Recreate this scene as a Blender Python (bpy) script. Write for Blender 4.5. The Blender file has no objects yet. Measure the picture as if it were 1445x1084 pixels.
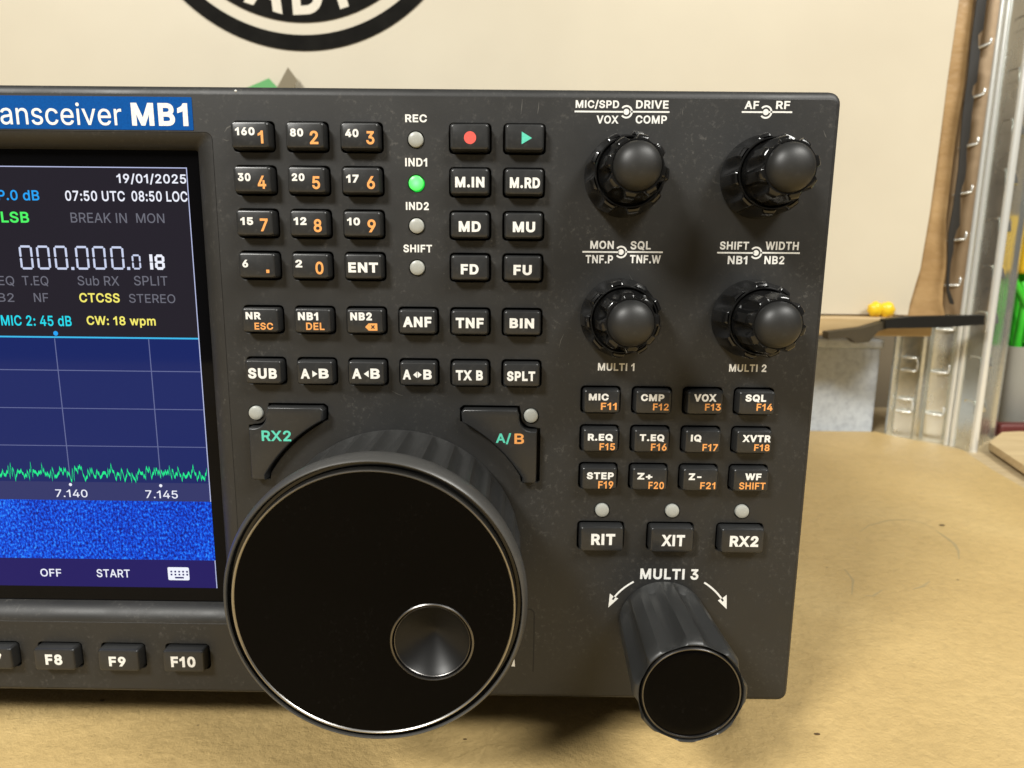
import bpy, bmesh, math, random, json
from mathutils import Vector, Matrix
from mathutils.geometry import delaunay_2d_cdt
random.seed(7)
C = bpy.context.scene.collection
S = 0.001                      # everything below is written in millimetres

# ------------------------------------------------------------------ camera
cam_d = bpy.data.cameras.new('camera')
cam = bpy.data.objects.new('camera', cam_d); C.objects.link(cam)
Rv = Vector((0.9999125, 0.00838067, 0.01023475))
Uv = Vector((-0.01154956, 0.17588705, 0.9843426))
Fv = Vector((-0.00644929, 0.98437468, -0.17596845))
M = Matrix.Identity(4)
for i in range(3):
    M[i][0] = Rv[i]; M[i][1] = Uv[i]; M[i][2] = -Fv[i]
M[0][3], M[1][3], M[2][3] = 6.964*S, -161.366*S, 128.869*S
cam.matrix_world = M
cam_d.sensor_width = 36; cam_d.sensor_fit = 'HORIZONTAL'
cam_d.lens = 36*940.0/1445
cam_d.clip_start = 0.005; cam_d.clip_end = 50
cam_d.dof.use_dof = True
cam_d.dof.focus_distance = 0.160
cam_d.dof.aperture_fstop = 25
bpy.context.scene.camera = cam

# ------------------------------------------------------------------ world, lamps, exposure
W = bpy.data.worlds.new('World'); bpy.context.scene.world = W; W.use_nodes = True
W.node_tree.nodes['Background'].inputs[0].default_value = (1.0, 0.95, 0.86, 1)
W.node_tree.nodes['Background'].inputs[1].default_value = 0.11
def lamp(name, loc, aim, size, sy, power, col):
    d = bpy.data.lights.new(name, 'AREA'); d.shape = 'RECTANGLE'; d.size = size; d.size_y = sy
    d.energy = power; d.color = col
    o = bpy.data.objects.new(name, d); C.objects.link(o); o.location = loc
    o.rotation_euler = (Vector(aim)-Vector(loc)).to_track_quat('-Z', 'Y').to_euler()
    return o
lamp('ceiling_lamp', (-0.86, -1.02, 1.22), (0, 0.05, 0.05), 0.40, 0.25, 35, (1.0, 0.98, 0.925))
lamp('ceiling_lamp', (0.66, -0.55, 1.05), (0.05, 0.05, 0.08), 0.6, 0.3, 17, (1.0, 0.98, 0.925))
vs = bpy.context.scene.view_settings
vs.view_transform = 'Standard'; vs.look = 'None'; vs.exposure = 0; vs.gamma = 1; vs.use_curve_mapping = False

# ------------------------------------------------------------------ materials
def mat(name, col, rough=0.5, metal=0.0, spec=0.5, emit=None, es=1.0, coat=0.0):
    m = bpy.data.materials.new(name); m.use_nodes = True
    b = m.node_tree.nodes['Principled BSDF']
    b.inputs['Base Color'].default_value = (*col, 1)
    b.inputs['Roughness'].default_value = rough
    b.inputs['Metallic'].default_value = metal
    b.inputs['Specular IOR Level'].default_value = spec
    b.inputs['Coat Weight'].default_value = coat
    if emit:
        b.inputs['Emission Color'].default_value = (*emit, 1)
        b.inputs['Emission Strength'].default_value = es
    return m
def nd(m, t, **k):
    n = m.node_tree.nodes.new(t)
    for a, v in k.items():
        setattr(n, a, v)
    return n
def lk(m, a, b): m.node_tree.links.new(a, b)
def noise(m, scale, detail=3, rough=0.5, stretch=None, dist=0.0):
    tc = nd(m, 'ShaderNodeTexCoord'); n = nd(m, 'ShaderNodeTexNoise')
    n.inputs['Scale'].default_value = scale; n.inputs['Detail'].default_value = detail
    n.inputs['Roughness'].default_value = rough; n.inputs['Distortion'].default_value = dist
    if stretch:
        mp = nd(m, 'ShaderNodeMapping'); mp.inputs['Scale'].default_value = stretch
        lk(m, tc.outputs['Object'], mp.inputs['Vector']); lk(m, mp.outputs[0], n.inputs['Vector'])
    else:
        lk(m, tc.outputs['Object'], n.inputs['Vector'])
    return n
def ramp(m, src, stops):
    r = nd(m, 'ShaderNodeValToRGB'); lk(m, src, r.inputs['Fac'])
    e = r.color_ramp.elements
    while len(e) < len(stops): e.new(0.5)
    for q, (p, c) in zip(e, stops):
        q.position = p; q.color = (*c, 1) if len(c) == 3 else c
    return r
def mix(m, fac, a, b, mode='MIX'):
    x = nd(m, 'ShaderNodeMix', data_type='RGBA', blend_type=mode)
    for k, v in ((0, fac), (6, a), (7, b)):
        if hasattr(v, 'links') or hasattr(v, 'is_output'): lk(m, v, x.inputs[k])
        elif k == 0: x.inputs[0].default_value = v
        else: x.inputs[k].default_value = (*v, 1)
    return x.outputs[2]
def bump(m, src, strength, dist):
    b = nd(m, 'ShaderNodeBump'); b.inputs['Strength'].default_value = strength; b.inputs['Distance'].default_value = dist
    lk(m, src, b.inputs['Height']); lk(m, b.outputs[0], m.node_tree.nodes['Principled BSDF'].inputs['Normal'])
def bsdf(m): return m.node_tree.nodes['Principled BSDF']
def grey(v): return (v, v, v)

def dusty(name, col, dust, rough, grain=3500, amt=0.16, dist=0.00003, specks=0.0):
    m = mat(name, col, rough)
    n1 = noise(m, 60, 6, 0.65); r1 = ramp(m, n1.outputs['Fac'], [(0.42, grey(0)), (0.75, grey(1))])
    n2 = noise(m, 900, 4, 0.7); r2 = ramp(m, n2.outputs['Fac'], [(0.55, grey(0)), (0.78, grey(1))])
    f = mix(m, 1.0, r1.outputs[0], r2.outputs[0], 'MULTIPLY')
    if specks:
        n6 = noise(m, 1400, 1); r6 = ramp(m, n6.outputs['Fac'], [(0.74, grey(0)), (0.80, grey(specks))])
        n7 = noise(m, 35, 3); r7 = ramp(m, n7.outputs['Fac'], [(0.45, grey(0)), (0.62, grey(1))])
        f = mix(m, 1.0, f, mix(m, 1.0, r6.outputs[0], r7.outputs[0], 'MULTIPLY'), 'ADD')
    n4 = noise(m, 25, 3); r4 = ramp(m, n4.outputs['Fac'], [(0.3, grey(0.86)), (0.7, grey(1.14))])
    base = mix(m, f, col, dust)
    lk(m, mix(m, 1.0, base, r4.outputs[0], 'MULTIPLY'), bsdf(m).inputs['Base Color'])
    n3 = noise(m, grain, 3, 0.6); bump(m, n3.outputs['Fac'], amt, dist)
    rr = ramp(m, n1.outputs['Fac'], [(0.3, grey(rough-0.06)), (0.7, grey(rough+0.08))])
    lk(m, rr.outputs[0], bsdf(m).inputs['Roughness'])
    return m
MT = {}
MT['panel'] = dusty('panel_paint', (0.0165, 0.0165, 0.0160), (0.105, 0.10, 0.09), 0.50, 2600, 0.40, specks=0.5)
MT['key'] = dusty('key_plastic', (0.019, 0.0195, 0.0198), (0.05, 0.05, 0.048), 0.30, 3000, 0.2)
MT['rubber'] = dusty('dial_rubber', (0.024, 0.024, 0.023), (0.09, 0.085, 0.08), 0.46, 3000, 0.25)
MT['lip'] = dusty('dial_lip_plastic', (0.055, 0.054, 0.051), (0.09, 0.088, 0.08), 0.38, 3000, 0.1)
MT['cap'] = dusty('cap_plastic', (0.013, 0.013, 0.0125), (0.03, 0.03, 0.028), 0.46, 5000, 0.3)
MT['tall'] = dusty('tall_knob_plastic', (0.024, 0.0245, 0.024), (0.06, 0.06, 0.056), 0.36, 3000, 0.15)
MT['dark'] = mat('dark_inside', (0.006, 0.006, 0.006), 0.7)
MT['gloss'] = mat('glossy_black_plastic', (0.007, 0.007, 0.007), 0.15)
n = noise(MT['gloss'], 700, 3); bump(MT['gloss'], n.outputs['Fac'], 0.08, 0.0001)
MT['face'] = dusty('polished_black_face', (0.0010, 0.0009, 0.0010), (0.007, 0.0065, 0.006), 0.20, 1500, 0.02)
bsdf(MT['face']).inputs['Specular IOR Level'].default_value = 0.06
MT['chrome'] = mat('worn_chrome', (0.36, 0.35, 0.33), 0.3, 1.0)
MT['darkring'] = mat('dark_turned_ring', (0.16, 0.155, 0.15), 0.3, 1.0)
MT['dish'] = mat('satin_black_dish', (0.005, 0.005, 0.005), 0.38, spec=0.32)
def ink(name, col):
    m = mat(name, col, 0.5)
    n = noise(m, 2500, 2); r = ramp(m, n.outputs['Fac'], [(0.3, tuple(c*0.84 for c in col)), (0.6, col)])
    lk(m, r.outputs[0], bsdf(m).inputs['Base Color']); return m
MT['white'] = ink('white_ink', (0.80, 0.80, 0.77))
MT['orange'] = ink('orange_ink', (0.83, 0.36, 0.10))
MT['teal'] = ink('teal_ink', (0.10, 0.60, 0.45))
MT['red'] = ink('red_ink', (0.78, 0.10, 0.08))
MT['blue'] = ink('blue_label_film', (0.001, 0.072, 0.31))
for _k, _sp, _rg in (('blue', 0.08, 0.7),):
    bsdf(MT[_k]).inputs['Specular IOR Level'].default_value = _sp; bsdf(MT[_k]).inputs['Roughness'].default_value = _rg
MT['led'] = mat('led_lens', (0.36, 0.37, 0.34), 0.35); bsdf(MT['led']).inputs['Subsurface Weight'].default_value = 0.2
bsdf(MT['led']).inputs['Subsurface Radius'].default_value = (0.001, 0.001, 0.001)
MT['ledon'] = mat('led_lens_lit', (0.1, 0.5, 0.12), 0.35)
_m = MT['ledon']
_g = nd(_m, 'ShaderNodeTexCoord'); _l = nd(_m, 'ShaderNodeVectorMath', operation='LENGTH')
_mm = nd(_m, 'ShaderNodeMapping'); _mm.inputs['Scale'].default_value = (1, 0, 1)
lk(_m, _g.outputs['Object'], _mm.inputs['Vector']); lk(_m, _mm.outputs[0], _l.inputs[0])
_s = nd(_m, 'ShaderNodeMath', operation='MULTIPLY'); lk(_m, _l.outputs['Value'], _s.inputs[0]); _s.inputs[1].default_value = 560
_r = ramp(_m, _s.outputs[0], [(0.0, (0.22, 1.0, 0.34)), (0.55, (0.06, 0.80, 0.12)), (1.0, (0.0, 0.42, 0.03))])
lk(_m, _r.outputs[0], bsdf(_m).inputs['Emission Color']); bsdf(_m).inputs['Emission Strength'].default_value = 1.3
def glow(name, col, es=1.0, rough=0.06):
    return mat(name, (0.003, 0.003, 0.004), rough, emit=col, es=es, spec=0.09)
MT['glass'] = mat('screen_glass', (0.0025, 0.0025, 0.003), 0.05, spec=0.09)
MT['s_top'] = glow('display_dark', (0.017, 0.014, 0.021))
MT['s_spec'] = glow('display_navy', (0.008, 0.018, 0.125))
MT['s_scale'] = glow('display_slate', (0.030, 0.036, 0.140))
MT['s_bar'] = glow('display_purple', (0.013, 0.008, 0.115))
MT['s_white'] = glow('display_white', (0.88, 0.90, 1.0))
MT['s_digit'] = glow('display_digit', (0.60, 0.66, 0.86))
MT['s_grey'] = glow('display_grey', (0.150, 0.150, 0.185))
MT['s_grid'] = glow('display_grid', (0.13, 0.15, 0.32))
MT['s_edge'] = glow('display_edge', (0.50, 0.54, 0.80))
MT['s_cyan'] = glow('display_cyan', (0.02, 0.72, 0.86))
MT['s_blue'] = glow('display_blue', (0.02, 0.38, 0.95))
MT['s_line'] = glow('display_line', (0.05, 0.50, 0.85))
MT['s_yel'] = glow('display_yellow', (0.95, 0.86, 0.16))
MT['s_green'] = glow('display_green', (0.08, 0.95, 0.14))
MT['s_trace'] = glow('display_trace', (0.01, 0.85, 0.27))
MT['s_wf'] = glow('display_waterfall', (0.0, 0.1, 0.9))
_m = MT['s_wf']
_n = noise(_m, 1450, 2, 0.6, (1.2, 1, 0.85)); _n2 = noise(_m, 40, 2)
_a = nd(_m, 'ShaderNodeMath', operation='MULTIPLY_ADD'); lk(_m, _n2.outputs['Fac'], _a.inputs[0]); _a.inputs[1].default_value = 0.25; lk(_m, _n.outputs['Fac'], _a.inputs[2])
_r = ramp(_m, _a.outputs[0], [(0.44, (0.0, 0.006, 0.17)), (0.58, (0.0, 0.035, 0.50)), (0.70, (0.0, 0.12, 0.92)), (0.86, (0.05, 0.42, 1.0))])
lk(_m, _r.outputs[0], bsdf(_m).inputs['Emission Color'])

# bench and background
m = mat('tan_cardboard', (0.47, 0.34, 0.165), 0.48); MT['card'] = m
n1 = noise(m, 9, 5, 0.6); r1 = ramp(m, n1.outputs['Fac'], [(0.30, (0.485, 0.338, 0.138)), (0.52, (0.55, 0.392, 0.166)), (0.75, (0.62, 0.455, 0.205))])
n2 = noise(m, 240, 6, 0.72); r2 = ramp(m, n2.outputs['Fac'], [(0.28, grey(0.86)), (0.5, grey(1.0)), (0.72, grey(1.07))])
c1 = mix(m, 1.0, r1.outputs[0], r2.outputs[0], 'MULTIPLY')
n3 = noise(m, 260, 2, 0.5); r3 = ramp(m, n3.outputs['Fac'], [(0.745, grey(0)), (0.79, grey(0.8))])
c2 = mix(m, r3.outputs[0], c1, (0.11, 0.075, 0.035))
n5 = noise(m, 14, 4, 0.6, (1, 1.8, 1), 0.6); r5 = ramp(m, n5.outputs['Fac'], [(0.55, grey(0)), (0.75, grey(0.30))])
c3 = mix(m, r5.outputs[0], c2, (0.42, 0.295, 0.12))
lk(m, c3, bsdf(m).inputs['Base Color'])
n4 = noise(m, 420, 6, 0.7); n8 = noise(m, 120, 5, 0.6); mx = nd(m, 'ShaderNodeMath', operation='MULTIPLY_ADD'); lk(m, n8.outputs['Fac'], mx.inputs[0]); mx.inputs[1].default_value = 1.6; lk(m, n4.outputs['Fac'], mx.inputs[2])
bump(m, mx.outputs[0], 0.6, 0.0009)
m = mat('bench_wood', (0.50, 0.40, 0.24), 0.6); MT['bench'] = m
n1 = noise(m, 30, 4, 0.6, (1, 8, 1)); r1 = ramp(m, n1.outputs['Fac'], [(0.3, (0.42, 0.32, 0.18)), (0.7, (0.56, 0.45, 0.27))]); lk(m, r1.outputs[0], bsdf(m).inputs['Base Color'])
m = mat('pale_plywood', (0.60, 0.46, 0.25), 0.55); MT['ply'] = m
n1 = noise(m, 25, 5, 0.6, (1, 7, 7)); r1 = ramp(m, n1.outputs['Fac'], [(0.3, (0.50, 0.36, 0.18)), (0.7, (0.68, 0.53, 0.30))]); lk(m, r1.outputs[0], bsdf(m).inputs['Base Color'])
m = mat('batten_wood', (0.45, 0.28, 0.10), 0.5); MT['batten'] = m
n1 = noise(m, 20, 5, 0.6, (1, 8, 12)); r1 = ramp(m, n1.outputs['Fac'], [(0.3, (0.40, 0.27, 0.12)), (0.7, (0.56, 0.41, 0.21))]); lk(m, r1.outputs[0], bsdf(m).inputs['Base Color'])
m = mat('cream_paper', (0.76, 0.67, 0.51), 0.55); MT['paper'] = m
n1 = noise(m, 6, 4, 0.55); r1 = ramp(m, n1.outputs['Fac'], [(0.3, (0.51, 0.455, 0.345)), (0.7, (0.575, 0.520, 0.400))]); lk(m, r1.outputs[0], bsdf(m).inputs['Base Color'])
n2 = noise(m, 500, 4); bump(m, n2.outputs['Fac'], 0.1, 0.0003)
m = mat('poster_black_ink', (0.006, 0.0055, 0.005), 0.7, spec=0.06); MT['pblack'] = m
n1 = noise(m, 60, 4, 0.7); r1 = ramp(m, n1.outputs['Fac'], [(0.4, (0.006, 0.0055, 0.0045)), (0.8, (0.012, 0.011, 0.009))]); lk(m, r1.outputs[0], bsdf(m).inputs['Base Color'])
MT['pwhite'] = ink('poster_white_ink', (0.62, 0.565, 0.45))
m = mat('kraft_paper', (0.36, 0.22, 0.09), 0.5); MT['kraft'] = m
n1 = noise(m, 22, 4, 0.6, (1, 1, 1.6)); r1 = ramp(m, n1.outputs['Fac'], [(0.3, (0.27, 0.16, 0.06)), (0.7, (0.42, 0.27, 0.12))]); lk(m, r1.outputs[0], bsdf(m).inputs['Base Color'])
bump(m, n1.outputs['Fac'], 0.6, 0.004)
m = mat('galvanised_steel', (0.72, 0.74, 0.71), 0.22, 0.9); MT['steel'] = m
n1 = noise(m, 45, 4, 0.6, (1, 1, 0.5)); r1 = ramp(m, n1.outputs['Fac'], [(0.3, grey(0.14)), (0.7, grey(0.34))]); lk(m, r1.outputs[0], bsdf(m).inputs['Roughness'])
bump(m, n1.outputs['Fac'], 0.25, 0.002)
MT['bead'] = mat('bright_zinc_edge', (0.85, 0.86, 0.82), 0.25, 0.5)
n = noise(MT['bead'], 80, 3); bump(MT['bead'], n.outputs['Fac'], 0.1, 0.001)
MT['brownreflect'] = mat('brown_reflection_steel', (0.27, 0.185, 0.10), 0.42, 0.3)  # brown reflection of kraft paper and cardboard, put into the base colour
n = noise(MT['brownreflect'], 60, 3); bump(MT['brownreflect'], n.outputs['Fac'], 0.15, 0.002)
MT['boardshadow'] = dusty('board_shadow_olive', (0.040, 0.030, 0.014), (0.13, 0.10, 0.05), 0.6, 300, 0.3)  # olive tone of the shadow under the shelf board, as colour
MT['gapshade'] = mat('gap_shade_black', (0.012, 0.010, 0.007), 0.6)  # near-black that paints the shade of the gap beside the post
MT['blackmetal'] = mat('black_painted_steel', (0.006, 0.006, 0.0055), 0.5, spec=0.3)
n = noise(MT['blackmetal'], 150, 3); bump(MT['blackmetal'], n.outputs['Fac'], 0.2, 0.001)
m = mat('speckled_grey_card', (0.44, 0.46, 0.47), 0.5); MT['greybox'] = m
n1 = noise(m, 190, 5, 0.7); r1 = ramp(m, n1.outputs['Fac'], [(0.32, (0.40, 0.44, 0.49)), (0.5, (0.52, 0.57, 0.62)), (0.72, (0.60, 0.65, 0.69))]); lk(m, r1.outputs[0], bsdf(m).inputs['Base Color'])
m = mat('grey_bin_plastic', (0.30, 0.30, 0.27), 0.35); MT['bin'] = m
n1 = noise(m, 30, 3); bump(m, n1.outputs['Fac'], 0.1, 0.001)
m = mat('bright_green_plastic', (0.07, 0.72, 0.04), 0.3); MT['green'] = m
n1 = noise(m, 60, 3); r1 = ramp(m, n1.outputs['Fac'], [(0.3, (0.03, 0.50, 0.02)), (0.7, (0.11, 0.82, 0.06))]); lk(m, r1.outputs[0], bsdf(m).inputs['Base Color'])
MT['yellow'] = mat('yellow_plastic', (0.85, 0.55, 0.02), 0.35)
n = noise(MT['yellow'], 200, 3); bump(MT['yellow'], n.outputs['Fac'], 0.2, 0.001)
MT['gnote'] = ink('green_note_paper', (0.085, 0.34, 0.09))
MT['bnote'] = ink('brown_note_card', (0.17, 0.135, 0.070))
m = mat('back_wall_paint', (0.32, 0.25, 0.16), 0.7); MT['wall'] = m
n1 = noise(m, 8, 4); r1 = ramp(m, n1.outputs['Fac'], [(0.3, (0.26, 0.20, 0.12)), (0.7, (0.36, 0.29, 0.19))]); lk(m, r1.outputs[0], bsdf(m).inputs['Base Color'])
MT['darkred'] = ink('dark_red_plastic', (0.14, 0.03, 0.025))

# ------------------------------------------------------------------ mesh helpers (mm in, metres out)
def world_of(o):
    v = Vector(o.location)
    while o.parent: o = o.parent; v = v + Vector(o.location)
    return v
def link(name, me, parent=None, org=(0, 0, 0)):
    o = bpy.data.objects.new(name, me); C.objects.link(o)
    w = Vector(org)*S
    if parent is not None:
        o.parent = parent; w = w - world_of(parent)
    o.location = w
    return o
def build(name, bm, m, parent=None, org=(0, 0, 0), ang=38, recalc=True, weld=True):
    if weld: bmesh.ops.remove_doubles(bm, verts=bm.verts, dist=1e-4)
    if recalc: bmesh.ops.recalc_face_normals(bm, faces=bm.faces)
    for v in bm.verts: v.co = (v.co - Vector(org))*S
    me = bpy.data.meshes.new(name); bm.to_mesh(me); bm.free()
    for p in me.polygons: p.use_smooth = True
    me.set_sharp_from_angle(angle=math.radians(ang))
    for q in (m if isinstance(m, (list, tuple)) else [m]): me.materials.append(q)
    return link(name, me, parent, org)
def empty(name, loc, label, cat, group=None):
    o = bpy.data.objects.new(name, None); C.objects.link(o); o.location = Vector(loc)*S
    o.empty_display_size = 0.02
    return tag(o, label, cat, group)
def tag(o, label=None, cat=None, group=None, kind=None):
    for k, v in (('label', label), ('category', cat), ('group', group), ('kind', kind)):
        if v: o[k] = v
    return o
def rrect(x0, z0, x1, z1, r, n=5):
    out = []
    for cx, cz, a0 in ((x1-r, z1-r, 0), (x0+r, z1-r, 90), (x0+r, z0+r, 180), (x1-r, z0+r, 270)):
        for k in range(n+1):
            a = math.radians(a0+90*k/n); out.append((cx+r*math.cos(a), cz+r*math.sin(a)))
    return out
def circ(cx, cz, r, n=32): return [(cx+r*math.cos(2*math.pi*k/n), cz+r*math.sin(2*math.pi*k/n)) for k in range(n)]
def loft(bm, rings, cap0=False, cap1=True):
    vr = [[bm.verts.new(p) for p in r] for r in rings]
    n = len(vr[0])
    for a, b in zip(vr, vr[1:]):
        for k in range(n):
            bm.faces.new((a[k], a[(k+1) % n], b[(k+1) % n], b[k]))
    if cap0: bm.faces.new(vr[0])
    if cap1: bm.faces.new(vr[-1])
    return vr
def box(bm, x0, y0, z0, x1, y1, z1):
    loft(bm, [[(x0, y0, z), (x1, y0, z), (x1, y1, z), (x0, y1, z)] for z in (z0, z1)], True, True)
def bevelbox(bm, x0, y0, z0, x1, y1, z1, r):
    """rounded block, long axis any; rounded in plan and chamfered at top and bottom"""
    def ring(d, z): return [(x, y, z) for x, y in rrect(x0+d, y0+d, x1-d, y1-d, max(r-d, 0.05), 4)]
    loft(bm, [ring(r*.6, z0), ring(r*.15, z0+r*.4), ring(0, z0+r), ring(0, z1-r), ring(r*.15, z1-r*.4), ring(r*.6, z1)], True, True)
def fill2d(loops, ext, bev=0.0, res=2):
    """list of closed 2D loops (outer and holes) -> bmesh plate; x,z in the panel plane, y thickness +-ext about 0"""
    cu = bpy.data.curves.new('tmp', 'CURVE'); cu.dimensions = '2D'; cu.fill_mode = 'BOTH'
    for lp in loops:
        sp = cu.splines.new('POLY'); sp.points.add(len(lp)-1); sp.use_cyclic_u = True
        for q, (x, z) in zip(sp.points, lp): q.co = (x, z, 0, 1)
    cu.extrude = max(ext-bev, 0); cu.bevel_depth = bev; cu.bevel_resolution = res; cu.offset = -bev
    return curve_bm(cu)
def curve_bm(cu):
    o = bpy.data.objects.new('tmp', cu); C.objects.link(o)
    dg = bpy.context.evaluated_depsgraph_get()
    me = bpy.data.meshes.new_from_object(o.evaluated_get(dg))
    bm = bmesh.new(); bm.from_mesh(me)
    bpy.data.objects.remove(o); bpy.data.curves.remove(cu); bpy.data.meshes.remove(me)
    for v in bm.verts: v.co = Vector((v.co.x, -v.co.z, v.co.y))
    return bm
def merge(dst, src):
    me = bpy.data.meshes.new('t'); src.to_mesh(me); src.free(); dst.from_mesh(me); bpy.data.meshes.remove(me)
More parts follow.
